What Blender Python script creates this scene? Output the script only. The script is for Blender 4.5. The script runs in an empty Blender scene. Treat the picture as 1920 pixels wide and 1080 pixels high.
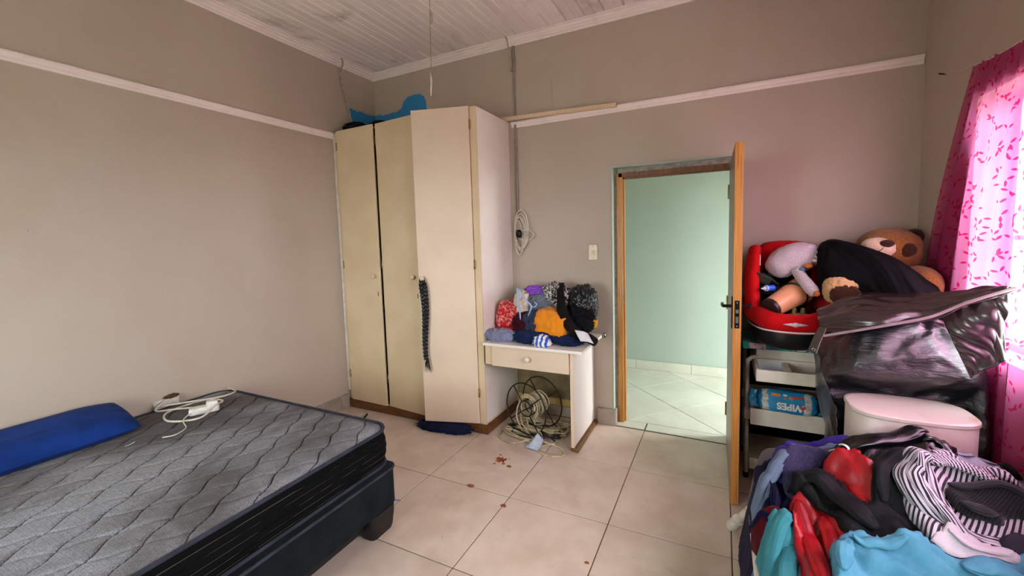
import bpy, bmesh, math, random
from mathutils import Vector, Matrix, noise
from mathutils.geometry import delaunay_2d_cdt
R = math.radians
scene = bpy.context.scene
C = scene.collection

# ------------------------------------------------------------------ camera
CAM = Vector((3.2072, -3.357, 1.5603))
cam_d = bpy.data.cameras.new('camera'); cam = bpy.data.objects.new('camera', cam_d); C.objects.link(cam)
cam.matrix_world = (Matrix.Translation(CAM) @ Matrix.Rotation(0.4569, 4, 'Z')
                    @ Matrix.Rotation(1.4878, 4, 'X') @ Matrix.Rotation(-0.0287, 4, 'Z'))
cam_d.sensor_width = 36.0; cam_d.sensor_fit = 'HORIZONTAL'; cam_d.lens = 36.0*786.35/1920
cam_d.shift_x = -7.29/1920; cam_d.shift_y = -27.47/1920
cam_d.clip_start = .05; cam_d.clip_end = 200
scene.camera = cam

# ------------------------------------------------------------------ world and exposure
w = bpy.data.worlds.new('overcast_sky'); scene.world = w; w.use_nodes = True
bg = w.node_tree.nodes['Background']
bg.inputs['Color'].default_value = (.93, .965, 1.0, 1); bg.inputs['Strength'].default_value = 9.0
scene.view_settings.view_transform = 'Standard'; scene.view_settings.look = 'None'
scene.view_settings.exposure = 1.30; scene.view_settings.gamma = 1.0
scene.view_settings.use_curve_mapping = False

def portal(name, loc, rot, sx, sy):
    d = bpy.data.lights.new(name, 'AREA'); d.shape = 'RECTANGLE'; d.size = sx; d.size_y = sy
    d.cycles.is_portal = True
    o = bpy.data.objects.new(name, d); o.location = loc; o.rotation_euler = rot; C.objects.link(o)
W, YF, ZC = 4.27, -4.5, 3.25        # right wall, wall behind the camera, ceiling
WY0, WY1, WZ0, WZ1 = -.60, -3.20, .98, 2.15   # window in the right wall
portal('window_portal', (W+.24, (WY0+WY1)/2, (WZ0+WZ1)/2), (0, R(90), 0), WZ1-WZ0, WY0-WY1)
FX0, FX1, FZ0, FZ1 = .70, 2.00, .80, 2.10     # assumed window behind the camera, added for fill light
portal('window_portal', ((FX0+FX1)/2, YF-.24, (FZ0+FZ1)/2), (R(90), 0, 0), FX1-FX0, FZ1-FZ0)
portal('window_portal', (4.75, .78, 1.05), (0, R(90), 0), 2.1, .64)

# ------------------------------------------------------------------ materials
def lin(h):
    h = h.lstrip('#'); v = [int(h[i:i+2], 16)/255 for i in (0, 2, 4)]
    return tuple((c/12.92 if c <= .04045 else ((c+.055)/1.055)**2.4) for c in v)
def rgba(c): return tuple(lin(c) if isinstance(c, str) else c)[:3] + (1,)
class NT:
    def __init__(s, m): s.m = m; m.use_nodes = True; s.t = m.node_tree; s.t.nodes.clear()
    def n(s, typ, **kw):
        nd = s.t.nodes.new(typ)
        for k, v in kw.items():
            if k[0] == '_': nd.inputs[int(k[1:])].default_value = v
            else: setattr(nd, k, v)
        return nd
    def l(s, a, b): s.t.links.new(a, b)
    def math(s, op, a, b=None, c=None, clamp=False):
        nd = s.n('ShaderNodeMath', operation=op, use_clamp=clamp)
        for i, v in enumerate((a, b, c)):
            if v is None: continue
            if isinstance(v, (int, float)): nd.inputs[i].default_value = v
            else: s.l(v, nd.inputs[i])
        return nd.outputs[0]
    def mix(s, f, a, b):
        nd = s.n('ShaderNodeMix', data_type='RGBA')
        for i, v in ((0, f), (6, a), (7, b)):
            if isinstance(v, (int, float)): nd.inputs[i].default_value = v
            elif isinstance(v, (str, tuple)): nd.inputs[i].default_value = rgba(v)
            else: s.l(v, nd.inputs[i])
        return nd.outputs[2]
    def ramp(s, f, p0, p1):
        nd = s.n('ShaderNodeMapRange'); nd.interpolation_type = 'SMOOTHSTEP'
        s.l(f, nd.inputs[0]); nd.inputs[1].default_value = p0; nd.inputs[2].default_value = p1
        return nd.outputs[0]
    def co(s, kind='Object', scale=None, rot=None):
        o = s.n('ShaderNodeTexCoord').outputs[kind] if kind != 'Position' else s.n('ShaderNodeNewGeometry').outputs['Position']
        if scale or rot:
            mp = s.n('ShaderNodeMapping'); s.l(o, mp.inputs[0])
            if scale: mp.inputs['Scale'].default_value = scale
            if rot: mp.inputs['Rotation'].default_value = rot
            o = mp.outputs[0]
        return o
    def noise(s, vec, scale, detail=4, rough=.55, dist=0):
        nd = s.n('ShaderNodeTexNoise'); s.l(vec, nd.inputs['Vector'])
        nd.inputs['Scale'].default_value = scale; nd.inputs['Detail'].default_value = detail
        nd.inputs['Roughness'].default_value = rough; nd.inputs['Distortion'].default_value = dist
        return nd.outputs['Fac']
    def bump(s, h, strength, dist=.01, prev=None):
        nd = s.n('ShaderNodeBump'); s.l(h, nd.inputs['Height'])
        nd.inputs['Strength'].default_value = strength; nd.inputs['Distance'].default_value = dist
        if prev is not None: s.l(prev, nd.inputs['Normal'])
        return nd.outputs['Normal']
    def out(s, col, rough=.6, normal=None, **kw):
        p = s.n('ShaderNodeBsdfPrincipled')
        for nm, v in [('Base Color', col), ('Roughness', rough)] + [(k.replace('_', ' '), v) for k, v in kw.items()]:
            i = p.inputs[nm]
            if isinstance(v, (int, float)): i.default_value = v
            elif isinstance(v, (str, tuple)): i.default_value = rgba(v)
            else: s.l(v, i)
        if normal is not None: s.l(normal, p.inputs['Normal'])
        o = s.n('ShaderNodeOutputMaterial'); s.l(p.outputs[0], o.inputs[0])
        return p
MATS = {}
def mat(name, col, rough=.6, col2=None, ns=5, lo=.35, hi=.7, bump=0, bs=60, metal=0, spec=.5, sheen=0, detail=5, coord='Object', rand=0, stretch=None, coat=0, bdist=.004):
    "plain procedural material: two colours mixed by noise, fine bump"
    if name in MATS: return MATS[name]
    m = bpy.data.materials.new(name); t = NT(m); v = t.co(coord, stretch)
    c = rgba(col)
    if col2: c = t.mix(t.ramp(t.noise(v, ns, detail), lo, hi), col, col2)
    if rand:
        hs = t.n('ShaderNodeHueSaturation')
        if isinstance(c, tuple): hs.inputs['Color'].default_value = c
        else: t.l(c, hs.inputs['Color'])
        r = t.n('ShaderNodeObjectInfo').outputs['Random']
        t.l(t.math('MULTIPLY_ADD', r, rand, 1-rand/2), hs.inputs['Value']); c = hs.outputs[0]
    nm = t.bump(t.noise(v, bs, 3), bump, bdist) if bump else None
    kw = {'Metallic': metal, 'Specular_IOR_Level': spec}
    if sheen: kw['Sheen_Weight'] = sheen
    if coat: kw['Coat_Weight'] = coat
    t.out(c, rough, nm, **kw)
    MATS[name] = m; return m
def cloth(name, col, col2=None, rough=.85, ns=9, bump=.35, bs=350, sheen=.03, spec=.08, **k):
    return mat(name, col, rough, col2, ns=ns, bump=bump, bs=bs, sheen=sheen, spec=spec, **k)

# ------------------------------------------------------------------ mesh helpers: every builder returns (verts, faces)
def join(*vfs):
    V, F = [], []
    for v, f in vfs:
        o = len(V); V += [tuple(p) for p in v]; F += [tuple(i+o for i in q) for q in f]
    return V, F
def xf(vf, M): return [tuple(M @ Vector(p)) for p in vf[0]], vf[1]
def from_bm(bm):
    bm.verts.index_update()
    r = [tuple(v.co) for v in bm.verts], [tuple(v.index for v in f.verts) for f in bm.faces]
    bm.free(); return r
def box(x0, x1, y0, y1, z0, z1, b=0, seg=2):
    bm = bmesh.new(); bmesh.ops.create_cube(bm, size=1)
    for v in bm.verts: v.co = Vector(((x0+x1)/2+v.co.x*(x1-x0), (y0+y1)/2+v.co.y*(y1-y0), (z0+z1)/2+v.co.z*(z1-z0)))
    if b: bmesh.ops.bevel(bm, geom=bm.edges[:], offset=b, segments=seg, profile=.5, affect='EDGES')
    return from_bm(bm)
def prism(poly, z0, z1):
    n = len(poly)
    V = [(x, y, z0) for x, y in poly] + [(x, y, z1) for x, y in poly]
    return V, [tuple(range(n))[::-1], tuple(range(n, 2*n))] + [(i, (i+1) % n, n+(i+1) % n, n+i) for i in range(n)]
def extrude(profile, A, B, up=(0, 0, 1), out=(1, 0, 0)):
    "profile [(o,u)] swept straight from A to B; o along 'out', u along 'up'"
    up, ou, A, B = Vector(up), Vector(out), Vector(A), Vector(B); n = len(profile)
    V = [tuple(P+ou*o+up*u) for P in (A, B) for o, u in profile]
    return V, [tuple(range(n))[::-1], tuple(range(n, 2*n))] + [(i, (i+1) % n, n+(i+1) % n, n+i) for i in range(n)]
def cat(pts, k=6, closed=False):
    P = [Vector(p) for p in pts]; n = len(P); out = []
    for i in range(n if closed else n-1):
        p0, p1, p2, p3 = (P[(i-1) % n] if closed or i else P[0]*2-P[1]), P[i], P[(i+1) % n], (P[(i+2) % n] if closed or i+2 < n else P[-1]*2-P[-2])
        for j in range(k):
            t = j/k; out.append(.5*((2*p1)+(p2-p0)*t+(2*p0-5*p1+4*p2-p3)*t*t+(3*p1-p0-3*p2+p3)*t**3))
    if not closed: out.append(P[-1])
    return out
def tube(path, r, n=8, closed=False, flat=1.0, twist=0):
    P = [Vector(p) for p in path]; m = len(P); V, F = [], []
    rr = r if isinstance(r, (list, tuple)) else [r]*m
    t0 = (P[1]-P[0]).normalized(); u = t0.orthogonal().normalized()
    if abs(t0.z) < .9: u = (Vector((0, 0, 1))-t0*t0.z).normalized()
    for i in range(m):
        a = P[(i-1) % m] if closed or i else P[0]; b = P[(i+1) % m] if closed or i+1 < m else P[-1]
        t = (b-a).normalized(); u = (u-t*u.dot(t)).normalized(); v = t.cross(u)
        for j in range(n):
            an = 2*math.pi*j/n+twist*i
            V.append(tuple(P[i]+u*math.cos(an)*rr[i]*flat+v*math.sin(an)*rr[i]))
    for i in range(m if closed else m-1):
        for j in range(n):
            a = i*n+j; b = i*n+(j+1) % n; c = ((i+1) % m)*n+(j+1) % n; d = ((i+1) % m)*n+j
            F.append((a, b, c, d))
    if not closed: F.append(tuple(range(n))[::-1]); F.append(tuple(range((m-1)*n, m*n)))
    return V, F
def ring(cen, ax, rad, r, n=40, k=8):
    ax = Vector(ax).normalized(); u = ax.orthogonal().normalized(); v = ax.cross(u); c = Vector(cen)
    return tube([c+u*math.cos(2*math.pi*i/n)*rad+v*math.sin(2*math.pi*i/n)*rad for i in range(n)], r, k, True)
def lathe(prof, n=24, M=None, cap=True):
    V = [(r*math.cos(2*math.pi*j/n), r*math.sin(2*math.pi*j/n), z) for r, z in prof for j in range(n)]
    F = [(i*n+j, i*n+(j+1) % n, (i+1)*n+(j+1) % n, (i+1)*n+j) for i in range(len(prof)-1) for j in range(n)]
    if cap: F += [tuple(range(n))[::-1], tuple(range((len(prof)-1)*n, len(prof)*n))]
    return xf((V, F), M) if M else (V, F)
def frame_to(loc, axis, roll=0):
    "matrix whose z axis points along axis"
    z = Vector(axis).normalized(); q = z.to_track_quat('Z', 'Y')
    return Matrix.Translation(loc) @ q.to_matrix().to_4x4() @ Matrix.Rotation(roll, 4, 'Z')
def nz(x, y, z): return noise.noise(Vector((x, y, z)))
_ico = {}
def ico(sub):
    if sub not in _ico:
        bm = bmesh.new(); bmesh.ops.create_icosphere(bm, subdivisions=sub, radius=1); _ico[sub] = from_bm(bm)
    return _ico[sub]
def blob(cen, rad, seed=0, amp=.12, freq=2.2, fine=.4, sub=5, p=2.0, zmin=None, rot=0, tilt=0, stretch=(1, 1, 1), wr=0, wa=.6):
    "crumpled lump: superellipsoid with ridged creases"
    V, F = ico(sub); out = []
    M = Matrix.Translation(cen) @ Matrix.Rotation(rot, 4, 'Z') @ Matrix.Rotation(tilt, 4, 'Y')
    for v in V:
        d = Vector(v); k = (abs(d.x)**p+abs(d.y)**p+abs(d.z)**p)**(-1/p)
        q = Vector((d.x*stretch[0], d.y*stretch[1], d.z*stretch[2]))*freq
        wv = nz(q.x*.7+seed, q.y*.7, q.z*.7-seed)
        a = nz(q.x+seed*3.1+wv, q.y+wv, q.z+seed)
        b = nz(q.x*2.3-seed, q.y*2.3+wv*1.5, q.z*2.3+seed*2)
        s = k*(1+amp*((1-2*abs(a))*.8+fine*(1-2.4*abs(b))-.3))
        P = M @ Vector((d.x*rad[0]*s, d.y*rad[1]*s, d.z*rad[2]*s))
        if wr: P += (M.to_3x3() @ d).normalized()*fold(P.x+.35*P.y, P.z*1.1+.2*P.y, wa+seed, 26, wr, seed, .3)
        if zmin is not None and P.z < zmin: P.z = zmin + .0005*math.sin(P.x*90)
        out.append(tuple(P))
    return out, F
def fold(x, y, ang, fr, amp, seed, el=.28):
    c, s = math.cos(ang), math.sin(ang); u = x*c+y*s; v = -x*s+y*c
    wv = nz(u*fr*.4+seed, v*fr*.4, seed*.7)
    a = nz(u*fr*el+seed*5.1, v*fr+wv*1.3, seed*1.9); b = nz(u*fr*el*2-seed, v*fr*2.1+wv*1.6, seed*3.7)
    return amp*(.75*(1-2.2*abs(a))+.4*(1-2.2*abs(b))+.8*wv)
def patch(grid, nu=40, nv=40, amp=0, fr=10, ang=0, seed=0, el=.28, th=0):
    "smooth surface through a grid of control points, with folds along its normal; returns vf, uv"
    rows = [cat(r, 10) for r in grid]; cols = len(rows[0]); S = [cat([rows[i][j] for i in range(len(rows))], 10) for j in range(cols)]
    L = len(S[0])
    def at(a, b):
        fa, fb = a*(cols-1), b*(L-1); i, j = min(int(fa), cols-2), min(int(fb), L-2); x, y = fa-i, fb-j
        return (S[i][j]*(1-x)+S[i+1][j]*x)*(1-y)+(S[i][j+1]*(1-x)+S[i+1][j+1]*x)*y
    lu = sum((at((i+1)/10, .5)-at(i/10, .5)).length for i in range(10)); lv = sum((at(.5, (i+1)/10)-at(.5, i/10)).length for i in range(10))
    V, U = [], []
    for b in range(nv+1):
        for a in range(nu+1):
            x, y = a/nu, b/nv; P = at(x, y); e = .01
            n = (at(min(1, x+e), y)-at(max(0, x-e), y)).cross(at(x, min(1, y+e))-at(x, max(0, y-e)))
            if n.length > 1e-9: n.normalize()
            V.append(tuple(P+n*(fold(x*lu, y*lv, ang, fr, amp, seed, el) if amp else 0))); U.append((x*lu, y*lv))
    F = [(b*(nu+1)+a, b*(nu+1)+a+1, (b+1)*(nu+1)+a+1, (b+1)*(nu+1)+a) for b in range(nv) for a in range(nu)]
    return (V, F), U

# ------------------------------------------------------------------ object helpers
WL = {}
def props(o, label=None, cat=None, group=None, kind=None):
    for k, v in (('label', label), ('category', cat), ('group', group), ('kind', kind)):
        if v: o[k] = v
    return o
def link(name, me, m, loc, parent=None):
    o = bpy.data.objects.new(name, me); C.objects.link(o)
    if parent is not None:
        o.parent = parent; o.location = Vector(loc)-WL[parent]
    else: o.location = loc
    WL[o] = Vector(loc)
    return o
def O(name, vf, m, parent=None, label=None, cat=None, group=None, kind=None, smooth=True, uv=None, solid=0, sub=0, auto=40):
    V, F = vf; xs, ys, zs = zip(*V)
    loc = Vector(((min(xs)+max(xs))/2, (min(ys)+max(ys))/2, min(zs)))
    me = bpy.data.meshes.new(name); me.from_pydata([tuple(Vector(v)-loc) for v in V], [], F); me.update()
    bm = bmesh.new(); bm.from_mesh(me); bmesh.ops.recalc_face_normals(bm, faces=bm.faces[:])
    if smooth and auto < 180:
        for e in bm.edges:
            if len(e.link_faces) == 2 and e.calc_face_angle(0) > R(auto): e.smooth = False
    bm.to_mesh(me); bm.free()
    if smooth: me.polygons.foreach_set('use_smooth', [True]*len(me.polygons))
    if uv:
        ul = me.uv_layers.new(name='UVMap')
        for lp in me.loops: ul.data[lp.index].uv = uv[lp.vertex_index]
    for x in (m if isinstance(m, (list, tuple)) else [m]): me.materials.append(x)
    o = link(name, me, m, loc, parent)
    if solid:
        md = o.modifiers.new('thickness', 'SOLIDIFY'); md.thickness = solid; md.offset = 0
    if sub:
        md = o.modifiers.new('smooth', 'SUBSURF'); md.levels = sub; md.render_levels = sub
    return props(o, label, cat, group, kind)
def E(name, loc, label, cat, group=None, kind=None):
    o = bpy.data.objects.new(name, None); C.objects.link(o); o.location = loc; WL[o] = Vector(loc); o.empty_display_size = .1
    return props(o, label, cat, group, kind)
def text(s, size, M, name, m, parent, depth=.0006, bold=0, **k):
    cu = bpy.data.curves.new(name, 'FONT'); cu.body = s; cu.size = size; cu.align_x = 'CENTER'; cu.align_y = 'CENTER'
    cu.extrude = depth; cu.offset = bold
    t = bpy.data.objects.new(name, cu); C.objects.link(t)
    me = bpy.data.meshes.new_from_object(t.evaluated_get(bpy.context.evaluated_depsgraph_get()))
    vf = [tuple(M @ v.co) for v in me.vertices], [tuple(p.vertices) for p in me.polygons]
    bpy.data.objects.remove(t); bpy.data.meshes.remove(me)
    return O(name, vf, m, parent, smooth=False, **k)
# ------------------------------------------------------------------ surface materials
def wall_mat(name, col, dirt, blue=None, stain=.35):
    m = bpy.data.materials.new(name); t = NT(m); p = t.co('Position')
    c = t.mix(t.math('MULTIPLY', t.ramp(t.noise(p, 1.3, 5, .6), .4, .75), stain), col, dirt)
    sp = t.ramp(t.noise(p, 38, 2, .5), .735, .76)                       # small scuffs and specks
    gate = t.ramp(t.noise(p, 2.1, 2), .5, .62)
    c = t.mix(t.math('MULTIPLY', t.math('MULTIPLY', sp, gate), .55), c, '#6e5848')
    if blue:
        s = t.n('ShaderNodeSeparateXYZ'); t.l(p, s.inputs[0])
        e = t.math('MULTIPLY_ADD', t.noise(p, 22, 3), .05, -.025)
        if blue == 'back':
            fc = t.n('ShaderNodeFloatCurve'); t.l(s.outputs[0], fc.inputs['Value']); cv = fc.mapping.curves[0]
            pts = [(0, .36), (.118, .345), (.29, .35), (.345, .38), (.385, .44), (.437, .475), (.55, .478), (.63, .45), (.652, .40), (.66, 0), (1, 0)]
            while len(cv.points) > 2: cv.points.remove(cv.points[0])
            cv.points[0].location = pts[0]; cv.points[1].location = pts[-1]
            for q in pts[1:-1]: cv.points.new(*q)
            for q in cv.points: q.handle_type = 'VECTOR'
            fc.mapping.update()
            top = t.math('ADD', fc.outputs[0], 2.5)
            k = t.ramp(t.math('SUBTRACT', t.math('ADD', top, e), s.outputs[2]), -.002, .002)
            k = t.math('MULTIPLY', k, t.math('GREATER_THAN', s.outputs[2], 2.52))
        else:
            k = t.math('MULTIPLY', t.ramp(t.math('SUBTRACT', t.math('ADD', e, 2.845), s.outputs[2]), -.002, .002),
                       t.ramp(t.math('ADD', s.outputs[1], t.math('ADD', e, .33)), -.002, .002))
            k = t.math('MULTIPLY', k, t.math('GREATER_THAN', s.outputs[2], 2.52))
        c = t.mix(k, c, '#2f86bd')
    nm = t.bump(t.noise(p, 90, 4), .12, .004, t.bump(t.noise(p, 6, 3), .15, .02))
    t.out(c, .62, nm, Specular_IOR_Level=.35); return m
WALLC, WALLD = '#b6a898', '#a4947f'
M_wl = wall_mat('painted_wall_with_blue_patch', WALLC, WALLD, 'left'); M_wb = wall_mat('painted_back_wall', WALLC, WALLD, 'back'); M_w = wall_mat('painted_wall', WALLC, WALLD)
M_mint = wall_mat('mint_wall', '#b2bfb2', '#a6b3a5', None, .3)
M_white = mat('white_gloss_paint', '#e2d9cf', .42, '#cdbfb0', ns=14, bump=.2, bs=40)
M_rail = mat('rail_paint', '#efe4dc', .45, '#dfd1c7', ns=9, lo=.5, hi=.9, bump=.15, bs=50)
M_mortar = mat('grey_mortar', '#a79f94', .9, '#857c72', ns=30, bump=.8, bs=80)
M_grout = mat('dark_grout', '#4a3d32', .9, '#6a5a4b', ns=8)
M_dark = mat('dark_void', '#141210', .9)

def tile_mat(name, a, b, dirt):
    m = bpy.data.materials.new(name); t = NT(m); p = t.co('Position')
    c = t.mix(t.ramp(t.noise(p, 3.1, 6, .6), .36, .68), a, b)
    c = t.mix(t.math('MULTIPLY', t.ramp(t.noise(p, 1.5, 5, .65, 1.2), .5, .78), .55), c, dirt)
    c = t.mix(t.math('MULTIPLY', t.ramp(t.noise(p, 55, 2), .735, .77), .6), c, '#5d4a3c')
    hs = t.n('ShaderNodeHueSaturation'); t.l(c, hs.inputs['Color'])
    t.l(t.math('MULTIPLY_ADD', t.n('ShaderNodeObjectInfo').outputs['Random'], .10, .95), hs.inputs['Value'])
    r = t.math('MULTIPLY_ADD', t.noise(p, 4, 4), .25, .24)
    t.out(hs.outputs[0], r, t.bump(t.noise(p, 30, 3), .04, .004), Specular_IOR_Level=.5); return m
M_tile = tile_mat('floor_tile_glaze', '#dccab9', '#cdb8a5', '#a8917c')
M_tile2 = tile_mat('passage_tile_glaze', '#dcdccc', '#d0d0be', '#b5b3a0')
M_skirt = mat('skirting_tile_glaze', '#a99b8c', .45, '#8f8272', ns=6, bump=.1)
M_board = None

# ------------------------------------------------------------------ floor
def clip(poly, a, b, c):                         # keep a*x+b*y<=c
    out = []
    for i in range(len(poly)):
        p, q = poly[i], poly[(i+1) % len(poly)]; dp, dq = a*p[0]+b*p[1]-c, a*q[0]+b*q[1]-c
        if dp <= 0: out.append(p)
        if dp*dq < 0: t = dp/(dp-dq); out.append((p[0]+(q[0]-p[0])*t, p[1]+(q[1]-p[1])*t))
    return out
def clip_rect(poly, x0, x1, y0, y1):
    for a, b, c in ((-1, 0, -x0), (1, 0, x1), (0, -1, -y0), (0, 1, y1)):
        if len(poly) > 2: poly = clip(poly, a, b, c)
    return poly
def tile_vf(poly):
    cx, cy = sum(p[0] for p in poly)/len(poly), sum(p[1] for p in poly)/len(poly)
    n = len(poly); ins = []
    for x, y in poly:
        d = math.hypot(x-cx, y-cy); k = max(.2, 1-.0025/d); ins.append((cx+(x-cx)*k, cy+(y-cy)*k))
    V = [(x, y, -.008) for x, y in poly]+[(x, y, -.0015) for x, y in poly]+[(x, y, 0) for x, y in ins]
    F = [tuple(range(2*n, 3*n))]+[(k*n+i, k*n+(i+1) % n, (k+1)*n+(i+1) % n, (k+1)*n+i) for k in (0, 1) for i in range(n)]
    return V, F
def area(p): return abs(sum(p[i][0]*p[(i+1) % len(p)][1]-p[(i+1) % len(p)][0]*p[i][1] for i in range(len(p))))/2
floor = O('floor', box(-.12, W+.2, YF-.12, 0.0, -.12, -.004), M_grout, kind='structure', smooth=False)
GX, GY, T, J = .869-1.2, -.0184, .6, .0028
for i in range(-1, 10):
    for j in range(0, 9):
        x0, y1 = GX+i*T, GY-j*T
        pl = clip_rect([(x0+J, y1-T+J), (x0+T-J, y1-T+J), (x0+T-J, y1-J), (x0+J, y1-J)], 0, W, YF, 0)
        if len(pl) > 2 and area(pl) > .002: O('floor_tile', tile_vf(pl), M_tile, floor, smooth=False)
O('ground_outside', box(-30, 30, -30, 30, -.32, -.22), mat('grey_yard_concrete', '#b0aaa0', .9, '#9c958b', ns=1.5), kind='structure', smooth=False)
PX0, PX1, PY0, PY1 = 1.3, 4.6, .13, 1.59
thr = O('passage_floor', box(PX0-.1, PX1+.1, 0.0, PY1+.1, -.12, -.004), M_grout, kind='structure', smooth=False)
for a, b in ((2.42, 2.665), (2.671, 3.265), (3.271, 3.335)):
    O('threshold_tile', tile_vf([(a+J, GY+.022), (b-J, GY+.022), (b-J, .126), (a+J, .126)]), M_tile2, thr, smooth=False)
h2 = math.sqrt(.5)
for i in range(-8, 9):
    for j in range(-8, 9):
        def g(u, v): return (2.453+(u+v)*T*h2, .935+(u-v)*T*h2)
        e = J/T; pl = clip_rect([g(i+e, j+e), g(i+1-e, j+e), g(i+1-e, j+1-e), g(i+e, j+1-e)], PX0, PX1, PY0+.002, PY1)
        if len(pl) > 2 and area(pl) > .002: O('floor_tile', tile_vf(pl), M_tile2, thr, smooth=False)

# ------------------------------------------------------------------ walls
DX0, DX1, DZ = 2.42, 3.335, 2.10
O('wall_left', box(-.12, 0, YF-.12, .13, -.1, ZC+.1), M_wl, kind='structure', smooth=False)
O('wall_back', join(box(0, DX0, 0, .13, -.1, ZC+.1), box(DX1, W+.2, 0, .13, -.1, ZC+.1), box(DX0, DX1, 0, .13, DZ, ZC+.1)), M_wb, kind='structure', smooth=False)
def holed(x0, x1, z0, z1, a0, a1, b0, b1, place):
    return join(*[place(*q) for q in ((x0, a0, z0, z1), (a1, x1, z0, z1), (a0, a1, z0, b0), (a0, a1, b1, z1))])
O('wall_right', holed(YF, 0, -.1, ZC+.1, WY1, WY0, WZ0, WZ1, lambda a, b, c, d: box(W, W+.22, a, b, c, d)), M_w, kind='structure', smooth=False)
O('wall_front', holed(0, W, -.1, ZC+.1, FX0, FX1, FZ0, FZ1, lambda a, b, c, d: box(a, b, YF-.22, YF, c, d)), M_w, kind='structure', smooth=False)
O('wall_passage_far', box(PX0-.1, PX1+.1, PY1, PY1+.1, -.1, 2.9), M_mint, kind='structure', smooth=False)
O('wall_passage_left', box(PX0-.1, PX0, .13, PY1, -.1, 2.9), M_mint, kind='structure', smooth=False)
O('wall_passage_right', join(box(PX1, PX1+.1, .13, .46, -.1, 2.9), box(PX1, PX1+.1, 1.10, PY1, -.1, 2.9), box(PX1, PX1+.1, .46, 1.10, 2.1, 2.9)), M_mint, kind='structure', smooth=False)
O('wall_passage_near', join(box(PX0, DX0-.02, .131, .134, -.1, 2.9), box(DX1+.02, PX1, .131, .134, -.1, 2.9), box(DX0-.02, DX1+.02, .131, .134, DZ+.02, 2.9)), M_mint, kind='structure', smooth=False)
O('ceiling_passage', box(PX0-.1, PX1+.1, .13, PY1+.1, 2.85, 2.95), M_white, kind='structure', smooth=False)

# ------------------------------------------------------------------ ceiling boards
def board_mat():
    m = bpy.data.materials.new('stained_white_ceiling_board'); t = NT(m); p = t.co('Position'); q = t.co('Position', (9, .7, 1))
    c = t.mix(t.ramp(t.noise(q, 2.2, 5), .35, .7), '#f2e9e3', '#ebe0d9')
    st = t.math('MULTIPLY', t.ramp(t.noise(p, 1.15, 4, .6, .6), .51, .68), t.ramp(t.noise(p, 7, 5, .7), .25, .6))
    c = t.mix(t.math('MULTIPLY', st, .85), c, '#84715a')
    c = t.mix(t.ramp(t.noise(p, 26, 2), .76, .78), c, '#4d3c31')
    hs = t.n('ShaderNodeHueSaturation'); t.l(c, hs.inputs['Color'])
    t.l(t.math('MULTIPLY_ADD', t.n('ShaderNodeObjectInfo').outputs['Random'], .12, .93), hs.inputs['Value'])
    t.out(hs.outputs[0], .5, t.bump(t.noise(q, 18, 3), .05, .003)); return m
M_board = board_mat()
ceil = O('ceiling', box(-.12, W+.2, YF-.12, .13, ZC+.012, ZC+.14), M_dark, kind='structure', smooth=False)
bw = .1485
bd_prof = [(0, 0), (.007, -.013), (bw/2-.005, -.013), (bw/2-.001, -.009), (bw/2+.001, -.009), (bw/2+.005, -.013), (bw-.008, -.013), (bw-.001, 0), (bw-.001, .004), (0, .004)]
for i in range(int(W/bw)+1):
    x = .02+i*bw-.0
    pr = [(min(o, W-x), u) for o, u in bd_prof]
    if W-x > .03: O('ceiling_board', extrude(pr, (x, YF, ZC+.010), (x, 0, ZC+.010)), M_board, ceil, smooth=False)
# cornice and picture rail
corn = [(0, 0), (.012, 0), (.014, .012), (.026, .016), (.028, .028), (.044, .036), (.050, .046), (.066, .050), (.068, .062), (0, .062)]
zc = 3.19
for i, (A, B, ou) in enumerate((((0, YF, zc), (0, 0, zc), (1, 0, 0)), ((0, 0, zc), (W, 0, zc), (0, -1, 0)), ((W, YF, zc), (W, 0, zc), (-1, 0, 0)), ((0, YF, zc), (W, YF, zc), (0, 1, 0)))):
    O('trim_%d' % (i+1), extrude(corn, A, B, out=ou), M_rail, kind='structure', smooth=False)
rail = [(0, 0), (.010, .002), (.014, .012), (.012, .022), (.017, .030), (.024, .038), (.024, .048), (.016, .055), (0, .056)]
O('trim_5', extrude(rail, (0, YF, 2.512), (0, -.56, 2.512)), M_rail, kind='structure', smooth=False)
O('trim_6', extrude(rail, (1.56, 0, 2.510), (W-.012, 0, 2.510), out=(0, -1, 0)), M_rail, kind='structure', smooth=False)
# skirting
sk = O('baseboard_left', box(0, .010, -4.5, -.56, 0, .128), M_mortar, kind='structure', smooth=False)
y = -.56
for ln in (.10, .6, .6, .6, .6, .6, .6):
    O('skirting_tile', box(.008, .022, y-ln+.002, y-.002, .001, .122, .002), M_skirt, sk, smooth=False); y -= ln
sk = O('baseboard_back', join(box(2.29, DX0+.014, -.012, 0, 0, .135), box(DX0, DX0+.012, 0, .045, 0, .13)), M_mortar, kind='structure', smooth=False)
O('skirting_tile', box(2.292, DX0+.02, -.026, -.011, .001, .13, .003), M_skirt, sk, smooth=False)
O('skirting_tile', box(DX0+.010, DX0+.022, -.010, .044, .001, .13, .002), M_skirt, sk, smooth=False)
sk = O('baseboard_passage', box(PX0, PX1, PY1-.010, PY1, 0, .10), M_mortar, kind='structure', smooth=False)
x = 2.321-.6*1
while x < PX1-.1:
    O('skirting_tile', box(x+.002, min(x+.598, PX1), PY1-.022, PY1-.009, .001, .104, .002), M_tile2, sk, smooth=False); x += .6

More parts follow.
